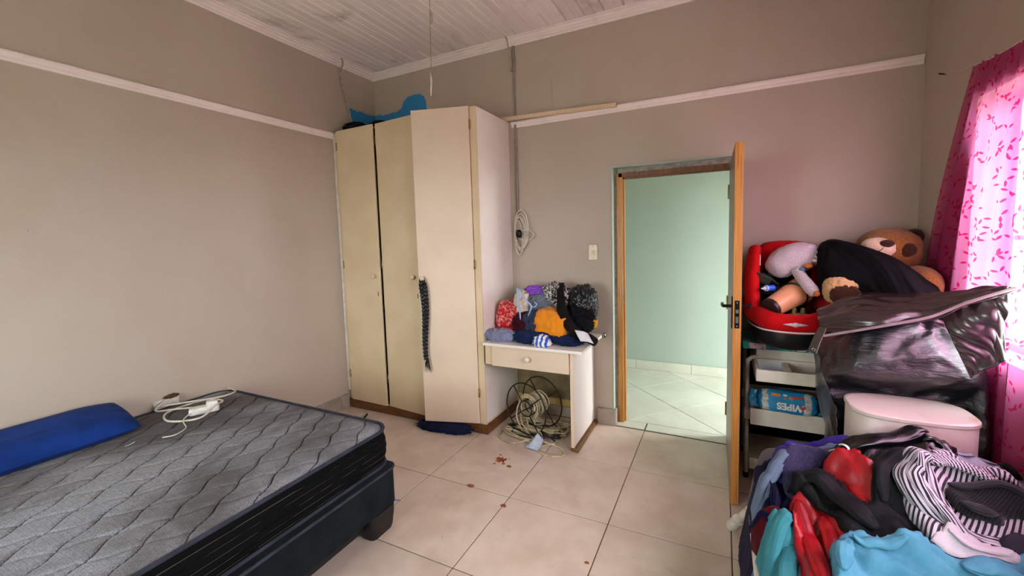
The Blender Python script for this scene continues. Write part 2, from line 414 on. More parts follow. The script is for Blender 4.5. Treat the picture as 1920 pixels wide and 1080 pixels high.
# ------------------------------------------------------------------ window in the right wall, added fill window behind the camera
M_frame = mat('white_steel_window_paint', '#dcdcda', .4, '#c4c2bd', ns=12)
def glass_mat():
    m = bpy.data.materials.new('thin_window_glass'); t = NT(m)
    a = t.n('ShaderNodeBsdfTransparent'); a.inputs[0].default_value = (.93, .97, .96, 1)
    b = t.n('ShaderNodeBsdfGlossy'); b.inputs['Roughness'].default_value = .02
    x = t.n('ShaderNodeMixShader'); x.inputs[0].default_value = .06; t.l(a.outputs[0], x.inputs[1]); t.l(b.outputs[0], x.inputs[2])
    o = t.n('ShaderNodeOutputMaterial'); t.l(x.outputs[0], o.inputs[0]); return m
M_glass = glass_mat()
def window(name, a0, a1, z0, z1, n, pl):
    "pl(a0,a1,d0,d1,z0,z1): d = depth from the middle of the wall"
    e = O(name, join(pl(a0, a1, -.02, .02, z0, z0+.04), pl(a0, a1, -.02, .02, z1-.04, z1), pl(a0, a0+.04, -.02, .02, z0, z1), pl(a1-.04, a1, -.02, .02, z0, z1)), M_frame, kind='structure', smooth=False)
    zs = [z0+.04, z0+.52, z0+.98, z1-.04] if z1-z0 > 1.1 else [z0+.04, (z0+z1)/2, z1-.04]
    st = (a1-a0)/n
    for i in range(1, n): O('glazing_bar', pl(a0+i*st-.012, a0+i*st+.012, -.014, .014, z0+.035, z1-.035), M_frame, e, smooth=False)
    for z in zs[1:-1]: O('glazing_bar', pl(a0+.035, a1-.035, -.013, .013, z-.011, z+.011), M_frame, e, smooth=False)
    for i in range(n):
        for k in range(len(zs)-1):
            O('window_pane', pl(a0+i*st+.008, a0+(i+1)*st-.008, -.002, .002, zs[k]+.006, zs[k+1]-.006), M_glass, e, smooth=False)
    return e
w1 = window('window_1', WY1, WY0, WZ0, WZ1, 7, lambda a, b, d0, d1, z0, z1: box(W+.15+d0, W+.15+d1, a, b, z0, z1))
O('window_sill', box(W+.002, W+.13, WY1+.002, WY0-.002, WZ0, WZ0+.012, .003), M_white, w1, smooth=False)

w2 = window('fill_window', FX0, FX1, FZ0, FZ1, 4, lambda a, b, d0, d1, z0, z1: box(a, b, YF-.15+d0, YF-.15+d1, z0, z1))

# ------------------------------------------------------------------ door frame and door
def pine(name, a, b, c, rot=(0, 0, 0), sc=(14, 14, 1.2), rough=.42):
    m = bpy.data.materials.new(name); t = NT(m); p = t.co('Object', sc, rot)
    n1 = t.noise(p, 2.2, 4, .6, .8); c1 = t.mix(t.ramp(n1, .3, .7), a, b)
    c1 = t.mix(t.ramp(t.noise(t.co('Object', (60, 60, 1.5), rot), 2, 2), .5, .75), c1, c)
    t.out(c1, rough, t.bump(n1, .1, .003), Specular_IOR_Level=.5); return m
M_pine = pine('varnished_pine', '#c58a43', '#b4762f', '#9a5d22')
M_pined = pine('dark_varnished_wood', '#8a5526', '#6e3f18', '#54300f')
M_doorface = pine('brown_veneer', '#8d7662', '#806a57', '#75604e', sc=(8, 8, .8), rough=.4)
M_brown = pine('brown_plinth_wood', '#7b5029', '#5e3a1b', '#472a12', sc=(4, 14, 14))
M_black = mat('black_metal', '#15130f', .35, metal=.6)
M_steel = mat('steel', '#a9a59c', .28, metal=1)
M_brass = mat('worn_brass', '#a58a52', .4, '#6f5c37', ns=30, metal=.8)
fr = E('door_1', (2.88, .08, 0), 'varnished wooden door frame set in the doorway to the passage', 'door frame', kind='structure')
fy0, fy1 = .075, .132
for nm, b0, b1 in (('frame_jamb', (2.442, 2.488), (2.470, 2.502)), ('frame_jamb', (3.272, 3.302), (3.256, 3.272))):
    O(nm, join(box(b0[0], b0[1], fy0, fy0+.03, 0, 2.055, .003), box(b1[0], b1[1], fy0+.028, fy1, 0, 2.03, .003)), M_pine if b0[0] < 3 else M_pined, fr, smooth=False)
O('frame_head', join(box(2.456, 3.302, fy0, fy0+.03, 2.022, 2.057, .003), box(2.47, 3.29, fy0+.028, fy1, 2.008, 2.035, .003)), M_pined, fr, smooth=False)
O('mortar_strip', join(box(DX0, 2.443, .085, .13, 0, DZ), box(3.301, DX1, .085, .13, 0, DZ), box(2.456, 3.302, .085, .13, 2.056, DZ)), M_mortar, fr, smooth=False)
O('plaster_reveal', join(box(DX0-.002, DX0+.004, .0, .086, .13, DZ+.002), box(DX0, DX1, .0, .086, DZ-.006, DZ+.002), box(DX1-.004, DX1+.002, .0, .086, 0, DZ)), M_mint, fr, smooth=False, label='pale mint painted plaster around the door frame')
O('strike_plate', box(2.487, 2.4895, .078, .10, 1.0, 1.14), M_steel, fr, smooth=False)

dM = Matrix.Translation((3.253, .045, 0)) @ Matrix.Rotation(R(1.0), 4, 'Z')      # leaf hangs along local -y
def dd(vf): return xf(vf, dM)
dr = E('door_2', (3.27, -.37, 0), 'open brown veneered door leaf with pale pine edge', 'door', kind='structure')
O('door_leaf', dd(box(.0, .042, -.815, 0, .006, 2.038, .0015)), M_doorface, dr, smooth=False)
O('edge_strip', dd(box(.0005, .0415, -.8195, -.8145, .006, 2.038, .001)), M_pine, dr, smooth=False, label='pale varnished pine lipping on the door edge')
O('edge_strip', dd(box(.0005, .0415, -.815, 0, 2.037, 2.041, .001)), M_pine, dr, smooth=False)
lp = O('lock_plate', dd(box(.009, .033, -.8215, -.819, 1.03, 1.185, .001)), M_black, dr, smooth=False)
O('latch_bolt', dd(box(.014, .028, -.829, -.820, 1.115, 1.135, .002)), M_steel, lp, smooth=False)
O('dead_bolt', dd(box(.014, .028, -.824, -.820, 1.06, 1.095, .001)), M_steel, lp, smooth=False)
for z in (1.042, 1.173): O('screw', dd(lathe([(.004, 0), (.004, .001), (.001, .0015)], 10, frame_to((.021, -.8214, z), (0, -1, 0)))), M_steel, lp)
for sx, x in ((-1, 0), (1, .042)):
    hp = O('handle_plate', dd(box(min(x, x+sx*.006), max(x, x+sx*.006), -.785, -.745, 1.02, 1.20, .002)), M_black, dr, smooth=False)
    O('lever_handle', dd(join(tube([(x, -.765, 1.145), (x+sx*.045, -.765, 1.145)], .009, 12), tube(cat([(x+sx*.045, -.768, 1.145), (x+sx*.05, -.74, 1.145), (x+sx*.05, -.66, 1.142)], 4), .009, 12))), M_black, hp)
for z in (.2, 1.0, 1.8): O('hinge', dd(tube([(-.004, .006, z), (-.004, .006, z+.10)], .006, 10)), M_brass, dr)
# ------------------------------------------------------------------ wardrobe
def cream(name, a, b, d, rough=.45):
    m = bpy.data.materials.new(name); t = NT(m); p = t.co('Position')
    c = t.mix(t.ramp(t.noise(p, 2.4, 5), .35, .7), a, b)
    c = t.mix(t.math('MULTIPLY', t.ramp(t.noise(t.co('Position', (3, 3, .8)), 5, 6, .7), .62, .8), .5), c, d)
    t.out(c, rough, t.bump(t.noise(p, 70, 3), .08, .003)); return m
M_cream = cream('cream_enamel', '#dcc6a2', '#d3bb96', '#b3966a')
M_cream2 = cream('pale_cream_enamel', '#dcc7ae', '#d6bfa5', '#b5a182')
M_side = cream('grubby_white_enamel', '#ece4da', '#e3d8cc', '#b39a82')
M_knob = mat('cream_porcelain', '#dccfb4', .3, '#c2ad85', ns=30)
M_yel = cream('yellowed_varnish', '#c9a968', '#b98f4a', '#8d6126')
wd = E('built_in_wardrobe', (.78, -.3, 0), 'tall cream three door wardrobe built into the corner, one door ajar', 'wardrobe')
XW, YW, HW = 1.527, -.55, 2.568
O('side_panel', box(1.505, XW, YW+.012, -.001, .085, HW, .001), M_side, wd, smooth=False)
O('side_panel', box(.002, .02, YW+.02, -.001, .085, HW), M_side, wd, smooth=False)
O('carcass', join(box(.02, 1.505, -.016, -.002, .085, HW), box(.02, 1.505, YW+.03, -.016, HW-.018, HW-.001), box(.02, 1.505, YW+.03, -.016, .08, .10), box(.515, .531, YW+.04, -.016, .1, HW-.02), box(.995, 1.011, YW+.04, -.016, .1, HW-.02)), M_yel, wd, smooth=False)
O('face_frame', box(.022, .062, YW+.002, YW+.022, .08, HW), M_cream, wd, smooth=False)
O('face_frame', box(1.470, 1.526, YW-.001, YW+.02, .075, HW, .001), M_cream, wd, smooth=False)
O('filler_strip', box(.002, .024, YW-.004, YW+.016, .16, HW-.02, .002), M_white, wd, smooth=False)
O('plinth', join(box(.004, XW+.018, YW-.018, YW+.008, .0, .078, .003), box(1.515, XW+.018, YW+.008, -.002, 0, .075, .003)), M_brown, wd, smooth=False)
O('base_lip', join(box(.06, XW+.006, YW-.008, YW+.03, .077, .09, .002), box(1.50, XW+.008, YW+.03, -.004, .077, .092, .003)), M_cream2, wd, smooth=False)
def wdoor(hx, ang, wdt, side, m):
    "side=+1: hinge on the left, door runs to +x; -1: hinge on the right"
    M = Matrix.Translation((hx, YW, 0)) @ Matrix.Rotation(ang, 4, 'Z')
    x0, x1 = (0, wdt) if side > 0 else (-wdt, 0)
    d = O('wardrobe_door', xf(box(x0, x1, -.019, 0, .082, 2.572, .004), M), m, wd, smooth=False)
    kx = wdt-.055 if side > 0 else -wdt+.045
    O('knob', lathe([(.008, 0), (.008, .012), (.016, .016), (.020, .026), (.017, .036), (.008, .041), (.001, .042)], 18, M @ frame_to((kx, -.019, 1.262), (0, -1, 0))), M_knob, d)
    if side > 0: O('keyhole_plate', xf(box(kx+.022, kx+.028, -.0215, -.018, 1.085, 1.125, .001), M), M_black, d, smooth=False)
    hx2 = -.002 if side > 0 else .004
    for z in (.30, 1.33, 2.40): O('hinge', xf(tube([(hx2, -.018, z), (hx2, -.018, z+.07)], .006, 8), M), M_brass, d)
    return M
wdoor(.064, -R(1.6), .444, 1, M_cream)
wdoor(.532, -R(6.0), .448, 1, M_cream)
MD3 = wdoor(1.468, R(16), .465, -1, M_cream2)

# braid hanging from the open door's knob
def hair_mat():
    m = bpy.data.materials.new('black_hair'); t = NT(m)
    n = t.noise(t.co('Object', (160, 160, 14)), 1.2, 3)
    t.out(t.mix(n, '#050505', '#1d1a18'), .42, t.bump(n, .8, .004), Specular_IOR_Level=.5); return m
M_hair = hair_mat()
kp = MD3 @ Vector((-.42, -.052, 1.255))
kq = MD3 @ Vector((-.36, -.047, 0)); sdir = (kq-Vector((kp.x, kp.y, 0))); sdir.z = 0; sdir.normalize()
br = E('hair_braid', (kp.x, kp.y, .48), 'long black braided hairpiece hanging from the open wardrobe door knob', 'hairpiece')
for k in range(3):
    pts = []
    for i in range(91):
        s = i/90; ph = s*2*math.pi*7+k*2*math.pi/3; tw = 1-.55*s
        z = 1.25-s*.64; sway = .012*math.sin(s*5.2)+.015*s
        pts.append(kp*0+Vector((kp.x, kp.y, 0))+sdir*(sway+.019*tw*math.sin(ph))+Vector((0, -1, 0))*(.010*math.sin(2*ph))+Vector((0, 0, z)))
    O('strand', tube(pts, [.0165*(1-.45*i/90)*(.35+.65*min(1, i/6)) for i in range(91)], 8), M_hair, br)
rnd = random.Random(4); tail = []
for k in range(14):
    a = Vector((kp.x, kp.y, .62))+sdir*(.015+rnd.uniform(-.008, .008)); b = a+sdir*rnd.uniform(-.02, .03)+Vector((0, rnd.uniform(-.01, .005), -rnd.uniform(.06, .13)))
    tail.append(tube([a, (a+b)/2+sdir*rnd.uniform(-.006, .006), b], [.004, .003, .0006], 5))
O('loose_tail', join(*tail), M_hair, br)
O('hair_loop', ring((kp.x, kp.y-.0, 1.255), MD3.to_3x3() @ Vector((0, -1, 0)), .02, .003, 20, 6), M_hair, br)

# dark things on top of the wardrobe
M_blackcloth = cloth('black_cloth', '#0d0d0f', '#1a1a1e'); M_navy = cloth('navy_cloth', '#161a33', '#20264a')
O('dark_bundle', blob((.15, -.40, HW+.045), (.115, .11, .055), 3, .25, sub=4, zmin=HW-.0), M_blackcloth, label='crumpled black cloth bundle on top of the wardrobe near the left wall', cat='clothing')
O('dark_bundle', blob((.46, -.44, HW+.030), (.085, .07, .034), 8, .25, sub=4, zmin=HW-.0), M_blackcloth, label='small flat black cloth on top of the wardrobe above the middle doors', cat='clothing')
O('fallen_cloth', blob((1.17, -.625, .028), (.215, .065, .038), 5, .3, 2.6, sub=5, p=2.6, zmin=.001, rot=.1), M_navy, label='dark navy garment lying on the floor under the open wardrobe door', cat='clothing')

# ------------------------------------------------------------------ desk
dk = E('small_desk', (1.93, -.3, 0), 'small cream painted desk with one drawer beside the wardrobe', 'desk')
O('desk_top', box(1.548, 2.345, -.605, -.004, .740, .762, .003), M_side, dk, smooth=False)
dr1 = O('drawer', box(1.612, 2.238, -.580, -.560, .580, .738, .002), M_cream2, dk, smooth=False)
O('drawer_box', box(1.64, 2.21, -.558, -.1, .62, .70), M_yel, dr1, smooth=False)
O('knob', lathe([(.009, 0), (.009, .012), (.018, .016), (.022, .027), (.019, .036), (.009, .041), (.001, .042)], 18, frame_to((1.925, -.58, .662), (0, -1, 0))), mat('white_porcelain', '#e2d6c8', .25, '#cdbca8', ns=20), dr1)
O('side_filler', box(1.549, 1.608, -.57, -.545, .584, .739, .002), M_cream, dk, smooth=False)
O('side_panel', box(2.242, 2.262, -.552, -.004, .03, .739, .001), M_side, dk, smooth=False)
O('panel_edge', box(2.240, 2.2645, -.558, -.5515, .03, .739, .001), M_cream2, dk, smooth=False)
O('back_panel', box(1.55, 2.24, -.012, -.003, .09, .738), mat('old_hardboard', '#8a7853', .8, '#6e5c3c', ns=5), dk, smooth=False)
O('back_rail', box(1.55, 2.24, -.022, -.004, .1, .16, .002), M_yel, dk, smooth=False)
for x in (1.55, 2.20): O('runner', box(x, x+.04, -.545, -.02, .60, .62), M_yel, dk, smooth=False)
O('base_moulding', join(extrude([(0, 0), (.028, 0), (.026, .014), (.018, .024), (.006, .03), (0, .03)], (2.262, -.56, 0), (2.262, -.012, 0)), box(2.236, 2.264, -.556, -.01, 0, .03)), M_brown, dk, smooth=False)
O('wall_fitting', join(lathe([(.022, 0), (.022, .008), (.014, .012), (.012, .04), (.018, .044), (.018, .06), (.004, .064)], 20, frame_to((2.345, -.001, .745), (0, -1, 0)))), M_steel, label='small round chrome pipe stub on the wall beside the desk', cat='wall fitting')

# ------------------------------------------------------------------ light switch
sw = E('light_switch', (2.267, -.005, 1.37), 'cream rectangular light switch on the wall by the doorway', 'light switch')
M_ivory = mat('ivory_plastic', '#dccdb0', .35, '#c9b795', ns=18)
O('plate', box(2.230, 2.304, -.010, -.0005, 1.369, 1.491, .003), M_ivory, sw, smooth=False)
rk = O('rocker_surround', box(2.251, 2.283, -.0125, -.009, 1.395, 1.462, .001), M_knob, sw, smooth=False)
O('rocker', xf(box(-.009, .009, -.004, .004, -.022, .022, .001), Matrix.Translation((2.267, -.0135, 1.428)) @ Matrix.Rotation(.12, 4, 'X')), M_ivory, rk, smooth=False)
O('screw', lathe([(.003, 0), (.003, .001), (.001, .0012)], 8, frame_to((2.267, -.010, 1.476), (0, -1, 0))), M_brass, sw)
O('screw', lathe([(.003, 0), (.003, .001), (.001, .0012)], 8, frame_to((2.267, -.010, 1.384), (0, -1, 0))), M_brass, sw)

# ------------------------------------------------------------------ wires and cords on the walls
M_cord = mat('dirty_white_cord', '#b6a68f', .6, '#8f7d66', ns=40); M_cordw = mat('white_cord', '#d8d0c2', .5, '#bcae98', ns=30)
M_conduit = mat('painted_conduit', '#9d9184', .5, '#8a7c6d', ns=20)
O('wall_conduit', join(tube(cat([(1.598, -.012, 3.19), (1.600, -.011, 2.6), (1.602, -.011, 2.2), (1.6, -.011, 1.72)], 6), .008, 8), tube(cat([(1.582, -.010, 3.16), (1.592, -.010, 2.9), (1.588, -.010, 2.45), (1.579, -.010, 1.75)], 6), .006, 8)), M_conduit, label='pair of grey painted cables running down the wall beside the wardrobe', cat='cable')
O('ceiling_wire', tube(cat([(1.565, -.085, ZC-.003), (1.578, -.078, 3.20), (1.580, -.074, 3.16), (1.583, -.03, 3.10), (1.585, -.022, 2.98)], 6), .006, 8), M_cord, label='short pale cable emerging from the ceiling above the wall conduit', cat='cable')
O('corner_wire', tube(cat([(.075, -.46, 3.25), (.078, -.455, 3.19), (.02, -.44, 3.12), (.02, -.40, 2.95), (.03, -.37, 2.78), (.09, -.36, 2.60)], 6), .007, 8), M_cord, label='pale cable drooping from the ceiling cornice to the wardrobe top', cat='cable')
cc = E('coiled_cord', (1.62, -.02, 1.42), 'coiled white cord with black plug hanging on the wall above the desk', 'cord')
lp = []
for k in range(5):
    a = -1.45+.12*k; c0 = Vector((1.604, -.018-.006*k, 1.60))
    pts = []
    for i in range(24):
        t = 2*math.pi*i/24; rx, rz = .036+.007*k, .155+.012*math.sin(k*2)
        pts.append(c0+Vector((rx*math.cos(t)+.01*k, .004*math.sin(3*t+k), rz*math.sin(t)+.02*(k-2))))
    lp.append(tube(pts, .0045, 6, True))
pts = [Vector((1.61+.07+.075*math.cos(t), -.03, 1.585+.045*math.sin(t))) for t in [2*math.pi*i/20 for i in range(20)]]
lp.append(tube(pts, .0045, 6, True))
O('cord_loops', join(*lp), M_cordw, cc)
O('plug', blob((1.618, -.042, 1.60), (.028, .02, .034), 2, .12, sub=3), M_black, cc, label='black plug')
# cord of the old ceiling pull switch
pc = E('pull_cord', (1.60, -1.2, 2.44), 'thin frayed pull cord hanging from the ceiling boards', 'cord')
O('cord', tube(cat([(1.628, -1.2, 3.25), (1.622, -1.2, 2.9), (1.614, -1.2, 2.62), (1.605, -1.2, 2.50)], 5), .0022, 6), M_cord, pc)
O('frayed_end', tube(cat([(1.606, -1.2, 2.575), (1.611, -1.2, 2.53), (1.606, -1.2, 2.47), (1.604, -1.2, 2.44)], 4), [.002, .003, .0045, .006, .0065, .006, .006, .005, .006, .005, .003, .004, .001], 7), M_cordw, pc)
O('cord_knot', tube(cat([(1.624, -1.2, 2.94), (1.632, -1.2, 2.91), (1.634, -1.2, 2.87), (1.622, -1.2, 2.85)], 4), [.003, .005, .006, .007, .007, .008, .008, .008, .007, .006, .004, .003, .002], 7), M_cord, pc)
O('wooden_batten', xf(box(-.50, .49, -.016, .016, -.015, .015, .002), Matrix.Translation((1.985, -.043, 2.572)) @ Matrix.Rotation(R(2.0), 4, 'Y') @ Matrix.Rotation(R(0), 4, 'Z')), pine('raw_batten', '#e0c8a8', '#d2b592', '#b8966e', sc=(1.2, 14, 14)), label='pale wooden batten resting on the picture rail beside the wardrobe', cat='batten', smooth=False)
O('wall_crack', tube([(1.935, -.0008, 2.86+.0), (1.934, -.0008, 2.75), (1.937, -.0008, 2.66), (1.942, -.0008, 2.63)], .0016, 4), M_mortar, label='thin dark vertical scratch in the wall paint above the batten', cat='scratch')

# ------------------------------------------------------------------ cable reel under the desk
M_reel = mat('dark_rusty_wire', '#221b16', .5, '#3b2a1e', ns=30, metal=.5)
M_flex = mat('cream_flex', '#cdbd9b', .5, '#a8956f', ns=25); M_flexd = mat('black_flex', '#1a1714', .5)
rl = E('cable_reel', (1.85, -.35, 0), 'wire cable reel with cream flex standing under the small desk', 'cable reel')
ax = Vector((.29, .957, 0)).normalized(); c1 = Vector((1.825, -.44, .212)); c2 = c1+ax*.20; sd = Vector((ax.y, -ax.x, 0))
for c in (c1, c2):
    r_ = O('reel_ring', ring(c, ax, .205, .0055, 56, 8), M_reel, rl)
    for k in range(4):
        a = .65+k*math.pi/2; d = sd*math.cos(a)+Vector((0, 0, 1))*math.sin(a)
        O('spoke', tube([c+d*.06, c+d*.203], .0048, 8), M_reel, r_)
    O('hub_ring', ring(c, ax, .062, .005, 28, 8), M_reel, r_)
for k in range(4):
    a = .65+k*math.pi/2; d = sd*math.cos(a)+Vector((0, 0, 1))*math.sin(a)
    O('axle_bar', tube([c1+d*.06, c2+d*.06], .0045, 8), M_reel, rl)
rn = random.Random(11); pts = []
for i in range(15*26):
    t = i/26; a = 2*math.pi*t; k = (t % 7)/7; k = k if int(t/7) % 2 == 0 else 1-k
    rr = .078+.011*int(t/7)+.004*math.sin(a*.7+t)
    pts.append(c1+ax*(.02+.16*k+.01*math.sin(a*.3))+sd*rr*math.cos(a)+Vector((0, 0, 1))*rr*math.sin(a))
O('wound_flex', tube(pts, .0058, 7), M_flex, rl)
hang = []
for k in range(4):
    a0 = c1+ax*(.02+.03*k)+sd*(.085)*math.cos(2.6+k*.5)+Vector((0, 0, .085*math.sin(2.6+k*.5)))
    hang.append(tube(cat([a0, a0+Vector((-.02+.02*k, -.02, -.06)), a0+Vector((.03*k-.02, -.03, -.14)), (c1.x-.02+.05*k, c1.y-.02, .02)], 6), .0058, 7))
O('hanging_flex', join(*hang), M_flex, rl)
fl = E('loose_flex', (1.85, -.45, 0), 'tangle of loose cream and black flex heaped on the floor under the desk', 'cable')
def tangle(cx, cy, rx, ry, n, seed, z0, rot=0):
    rn = random.Random(seed); pts = []
    for i in range(n):
        a = i*2.0+rn.uniform(-.5, .5); k = rn.uniform(.6, 1.05)
        x, y = rx*k*math.cos(a), ry*k*math.sin(a); pts.append((cx+x*math.cos(rot)-y*math.sin(rot), cy+x*math.sin(rot)+y*math.cos(rot), z0+rn.uniform(0, .035)))
    return cat(pts, 9)
O('flex_loops', tube(tangle(1.90, -.30, .26, .16, 34, 3, .008), .0058, 7), M_flex, fl)
O('flex_loops', tube(tangle(1.80, -.50, .22, .085, 18, 9, .007, -.25), .0058, 7), M_flex, fl)
O('flex_loops', tube(tangle(1.85, -.42, .30, .14, 12, 21, .010, -.2), .0062, 7), M_flexd, fl, label='black flex')
O('flex_end', tube(cat([(1.62, -.47, .008), (1.66, -.58, .008), (1.80, -.62, .008), (1.93, -.55, .03), (2.05, -.53, .012), (2.17, -.56, .008), (2.21, -.64, .007), (2.13, -.69, .007), (2.03, -.66, .007), (2.02, -.58, .007), (2.10, -.53, .02)], 8), .0058, 7), M_flex, fl)
M_mask = cloth('pale_blue_mask_paper', '#c3cfdb', '#aebccb', bs=120)
mk = E('face_mask', (1.965, -.575, 0), 'pale blue disposable face mask lying on the floor by the flex', 'face mask')
vf, uv = patch([[(1.90, -.64, .004), (1.955, -.655, .012), (2.02, -.65, .004)], [(1.915, -.595, .012), (1.96, -.60, .05), (2.015, -.59, .012)], [(1.93, -.545, .02), (1.97, -.54, .075), (2.01, -.535, .03)]], 22, 22, .003, 40, 0, 3)
O('mask_sheet', vf, M_mask, mk, solid=.0015)
O('ear_loop', tube(cat([(1.93, -.545, .02), (1.95, -.53, .06), (1.985, -.525, .085), (2.01, -.535, .03)], 6), .0015, 5), M_cordw, mk)

# ------------------------------------------------------------------ litter on the floor
M_spill = mat('dried_orange_spill', '#a4502a', .6, '#7a3517', ns=50)
def splat(cx, cy, r, seed, n=26):
    rn = random.Random(seed); V = [(cx, cy, .0016)]
    for i in range(n):
        a = 2*math.pi*i/n; k = r*(.45+.75*rn.random()); V.append((cx+k*math.cos(a), cy+k*math.sin(a)*.8, .0004))
    return V, [(0, 1+i, 1+(i+1) % n) for i in range(n)]
sp = E('dried_spill', (1.82, -.86, 0), 'splashed dried orange stain on a floor tile in front of the desk', 'stain')
O('stain', splat(1.822, -.857, .05, 3), M_spill, sp)
for i, (x, y, r) in enumerate(((1.785, -.80, .012), (1.86, -.90, .015), (1.80, -.92, .012), (1.87, -.83, .008))): O('stain_drop', splat(x, y, r, 10+i, 12), M_spill, sp)
for x, y, r, lb in ((1.913, -.918, .017, 'small orange crumb beside the dried stain on the floor'), (1.79, -1.215, .022, 'orange crumb on a grout line of the floor tiles'), (2.076, -1.31, .017, 'thin orange crumb near a floor tile corner'), (2.643, -1.531, .010, 'tiny brown crumb alone on a floor tile')):
    O('crumb', blob((x, y, .003), (r, r*.6, .004), x*9, .4, sub=2, zmin=.0004), M_spill, label=lb, cat='crumb')
mp = E('marker_pen', (.34, -.68, 0), 'black marker pen with white cap lying on the floor by the wardrobe', 'marker')
O('barrel', tube([(.372, -.735, .008), (.335, -.655, .008)], .0075, 10), M_black, mp)
O('cap', tube([(.335, -.655, .008), (.318, -.620, .008)], .0085, 10), M_cordw, mp, label='white cap')
st = E('cotton_bud', (1.45, -1.52, 0), 'blue stick with white tip poking out from under the bed', 'cotton bud')
O('stick', tube([(1.39, -1.545, .004), (1.475, -1.516, .004)], .003, 8), mat('blue_plastic', '#5070b0', .4), st)
O('tip', tube([(1.475, -1.516, .004), (1.492, -1.510, .004)], [.003, .0055], 8), M_cordw, st)
# ------------------------------------------------------------------ bed
def rrect(x0, x1, y0, y1, r, n=10):
    out = []
    for cx, cy, a0 in ((x1-r, y1-r, 0), (x0+r, y1-r, 90), (x0+r, y0+r, 180), (x1-r, y0+r, 270)):
        for i in range(n+1):
            a = R(a0+90*i/n); out.append((cx+r*math.cos(a), cy+r*math.sin(a)))
    return out
def rings(levels):
    "levels: list of (outline, z) with equal counts; closed with end caps"
    n = len(levels[0][0]); V = [(x, y, z) for ol, z in levels for x, y in ol]
    F = [(k*n+i, k*n+(i+1) % n, (k+1)*n+(i+1) % n, (k+1)*n+i) for k in range(len(levels)-1) for i in range(n)]
    return V, F+[tuple(range(n))[::-1], tuple(range((len(levels)-1)*n, len(levels)*n))]
bx0, bx1, by0, by1 = .035, 1.578, -3.55, -1.648
def ticking_mat():
    m = bpy.data.materials.new('grey_quilted_ticking'); t = NT(m); p = t.co('Position')
    vo = t.n('ShaderNodeTexVoronoi', voronoi_dimensions='2D'); t.l(p, vo.inputs['Vector']); vo.inputs['Scale'].default_value = 58; vo.inputs['Randomness'].default_value = .12
    ringm = t.math('SUBTRACT', 1, t.math('MULTIPLY', t.math('ABSOLUTE', t.math('SUBTRACT', vo.outputs['Distance'], .34)), 9), clamp=True)
    c = t.mix(t.ramp(t.noise(p, 160, 2), .3, .7), '#96979b', '#7d7e85')
    c = t.mix(t.math('MULTIPLY', ringm, .55), c, '#b8b9bd')
    st = t.ramp(t.noise(t.co('Position', (1.1, .8, 1)), 1.5, 5, .6, .4), .38, .62)
    c = t.mix(t.math('MULTIPLY', st, .78), c, '#4a4340')
    c = t.mix(t.math('MULTIPLY', t.ramp(t.noise(p, 3.3, 4), .6, .75), .35), c, '#5b4f3c')
    c = t.mix(t.math('MULTIPLY', t.ramp(t.noise(p, 85, 3, .7), .42, .62), .24), c, '#4b4745')
    sx = t.n('ShaderNodeSeparateXYZ'); t.l(p, sx.inputs[0])          # groove shade painted dark along the quilting lines
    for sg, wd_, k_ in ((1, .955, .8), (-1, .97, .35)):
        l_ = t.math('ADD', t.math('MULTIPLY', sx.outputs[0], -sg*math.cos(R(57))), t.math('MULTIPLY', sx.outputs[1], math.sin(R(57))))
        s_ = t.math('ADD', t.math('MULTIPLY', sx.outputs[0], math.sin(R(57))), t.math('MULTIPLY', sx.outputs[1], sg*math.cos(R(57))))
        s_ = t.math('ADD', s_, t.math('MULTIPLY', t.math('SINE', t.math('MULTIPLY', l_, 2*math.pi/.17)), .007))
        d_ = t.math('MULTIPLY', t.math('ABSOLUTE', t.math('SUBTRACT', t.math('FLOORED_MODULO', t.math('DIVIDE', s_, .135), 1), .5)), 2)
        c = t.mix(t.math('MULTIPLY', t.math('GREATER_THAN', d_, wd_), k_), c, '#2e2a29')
    t.out(c, .85, t.bump(ringm, .25, .002), Specular_IOR_Level=.2); return m
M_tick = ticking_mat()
def border_mat():
    m = bpy.data.materials.new('black_mattress_border'); t = NT(m); p = t.co('Position')
    s = t.n('ShaderNodeSeparateXYZ'); t.l(p, s.inputs[0])
    ln = t.math('GREATER_THAN', t.math('SINE', t.math('MULTIPLY', s.outputs[2], 190)), .965)
    dash = t.math('GREATER_THAN', t.noise(t.co('Position', (3, 3, 60)), 2.5, 1), .47)
    c = t.mix(t.math('MULTIPLY', t.math('MULTIPLY', ln, dash), .28), '#070708', '#8a8578')
    t.out(c, .85, Specular_IOR_Level=.12); return m
M_border = border_mat(); M_tape = cloth('grey_binding_tape', '#3b3d49', '#2e303b'); M_basef = cloth('dark_slate_fabric', '#191f22', '#12171a', bump=.3)
M_bleg = mat('black_plastic', '#0b0b0c', .45)
bed = E('bed_base', (.8, -2.6, 0), 'dark slate fabric covered bed base standing against the left wall', 'bed base')
O('base_body', rings([(rrect(bx0+.03+e, 1.612-e, by0+e, -1.668-e, .05-e*.5), z) for z, e in ((.135, .012), (.142, .0), (.335, 0), (.342, .006), (.344, .02))]), M_basef, bed)
O('base_piping', tube([(x, y, .338) for x, y in rrect(bx0+.028, 1.614, by0-.002, -1.666, .05)], .007, 8, True), M_tape, bed)
for x, y in ((1.545, -1.745), (1.545, -3.40), (.14, -1.745), (.14, -3.40)):
    O('leg', rings([(rrect(x-.062+e, x+.062-e, y-.115+e, y+.062-e, .03), z) for z, e in ((0, .014), (.02, .008), (.10, 0), (.134, 0))]), M_bleg, bed)
O('lower_rail', join(box(1.505, 1.545, -3.4, -1.82, .055, .10, .004), box(1.515, 1.535, -3.4, -1.82, .100, .134), box(.15, 1.5, -1.78, -1.74, .055, .10, .004)), M_bleg, bed, smooth=False)
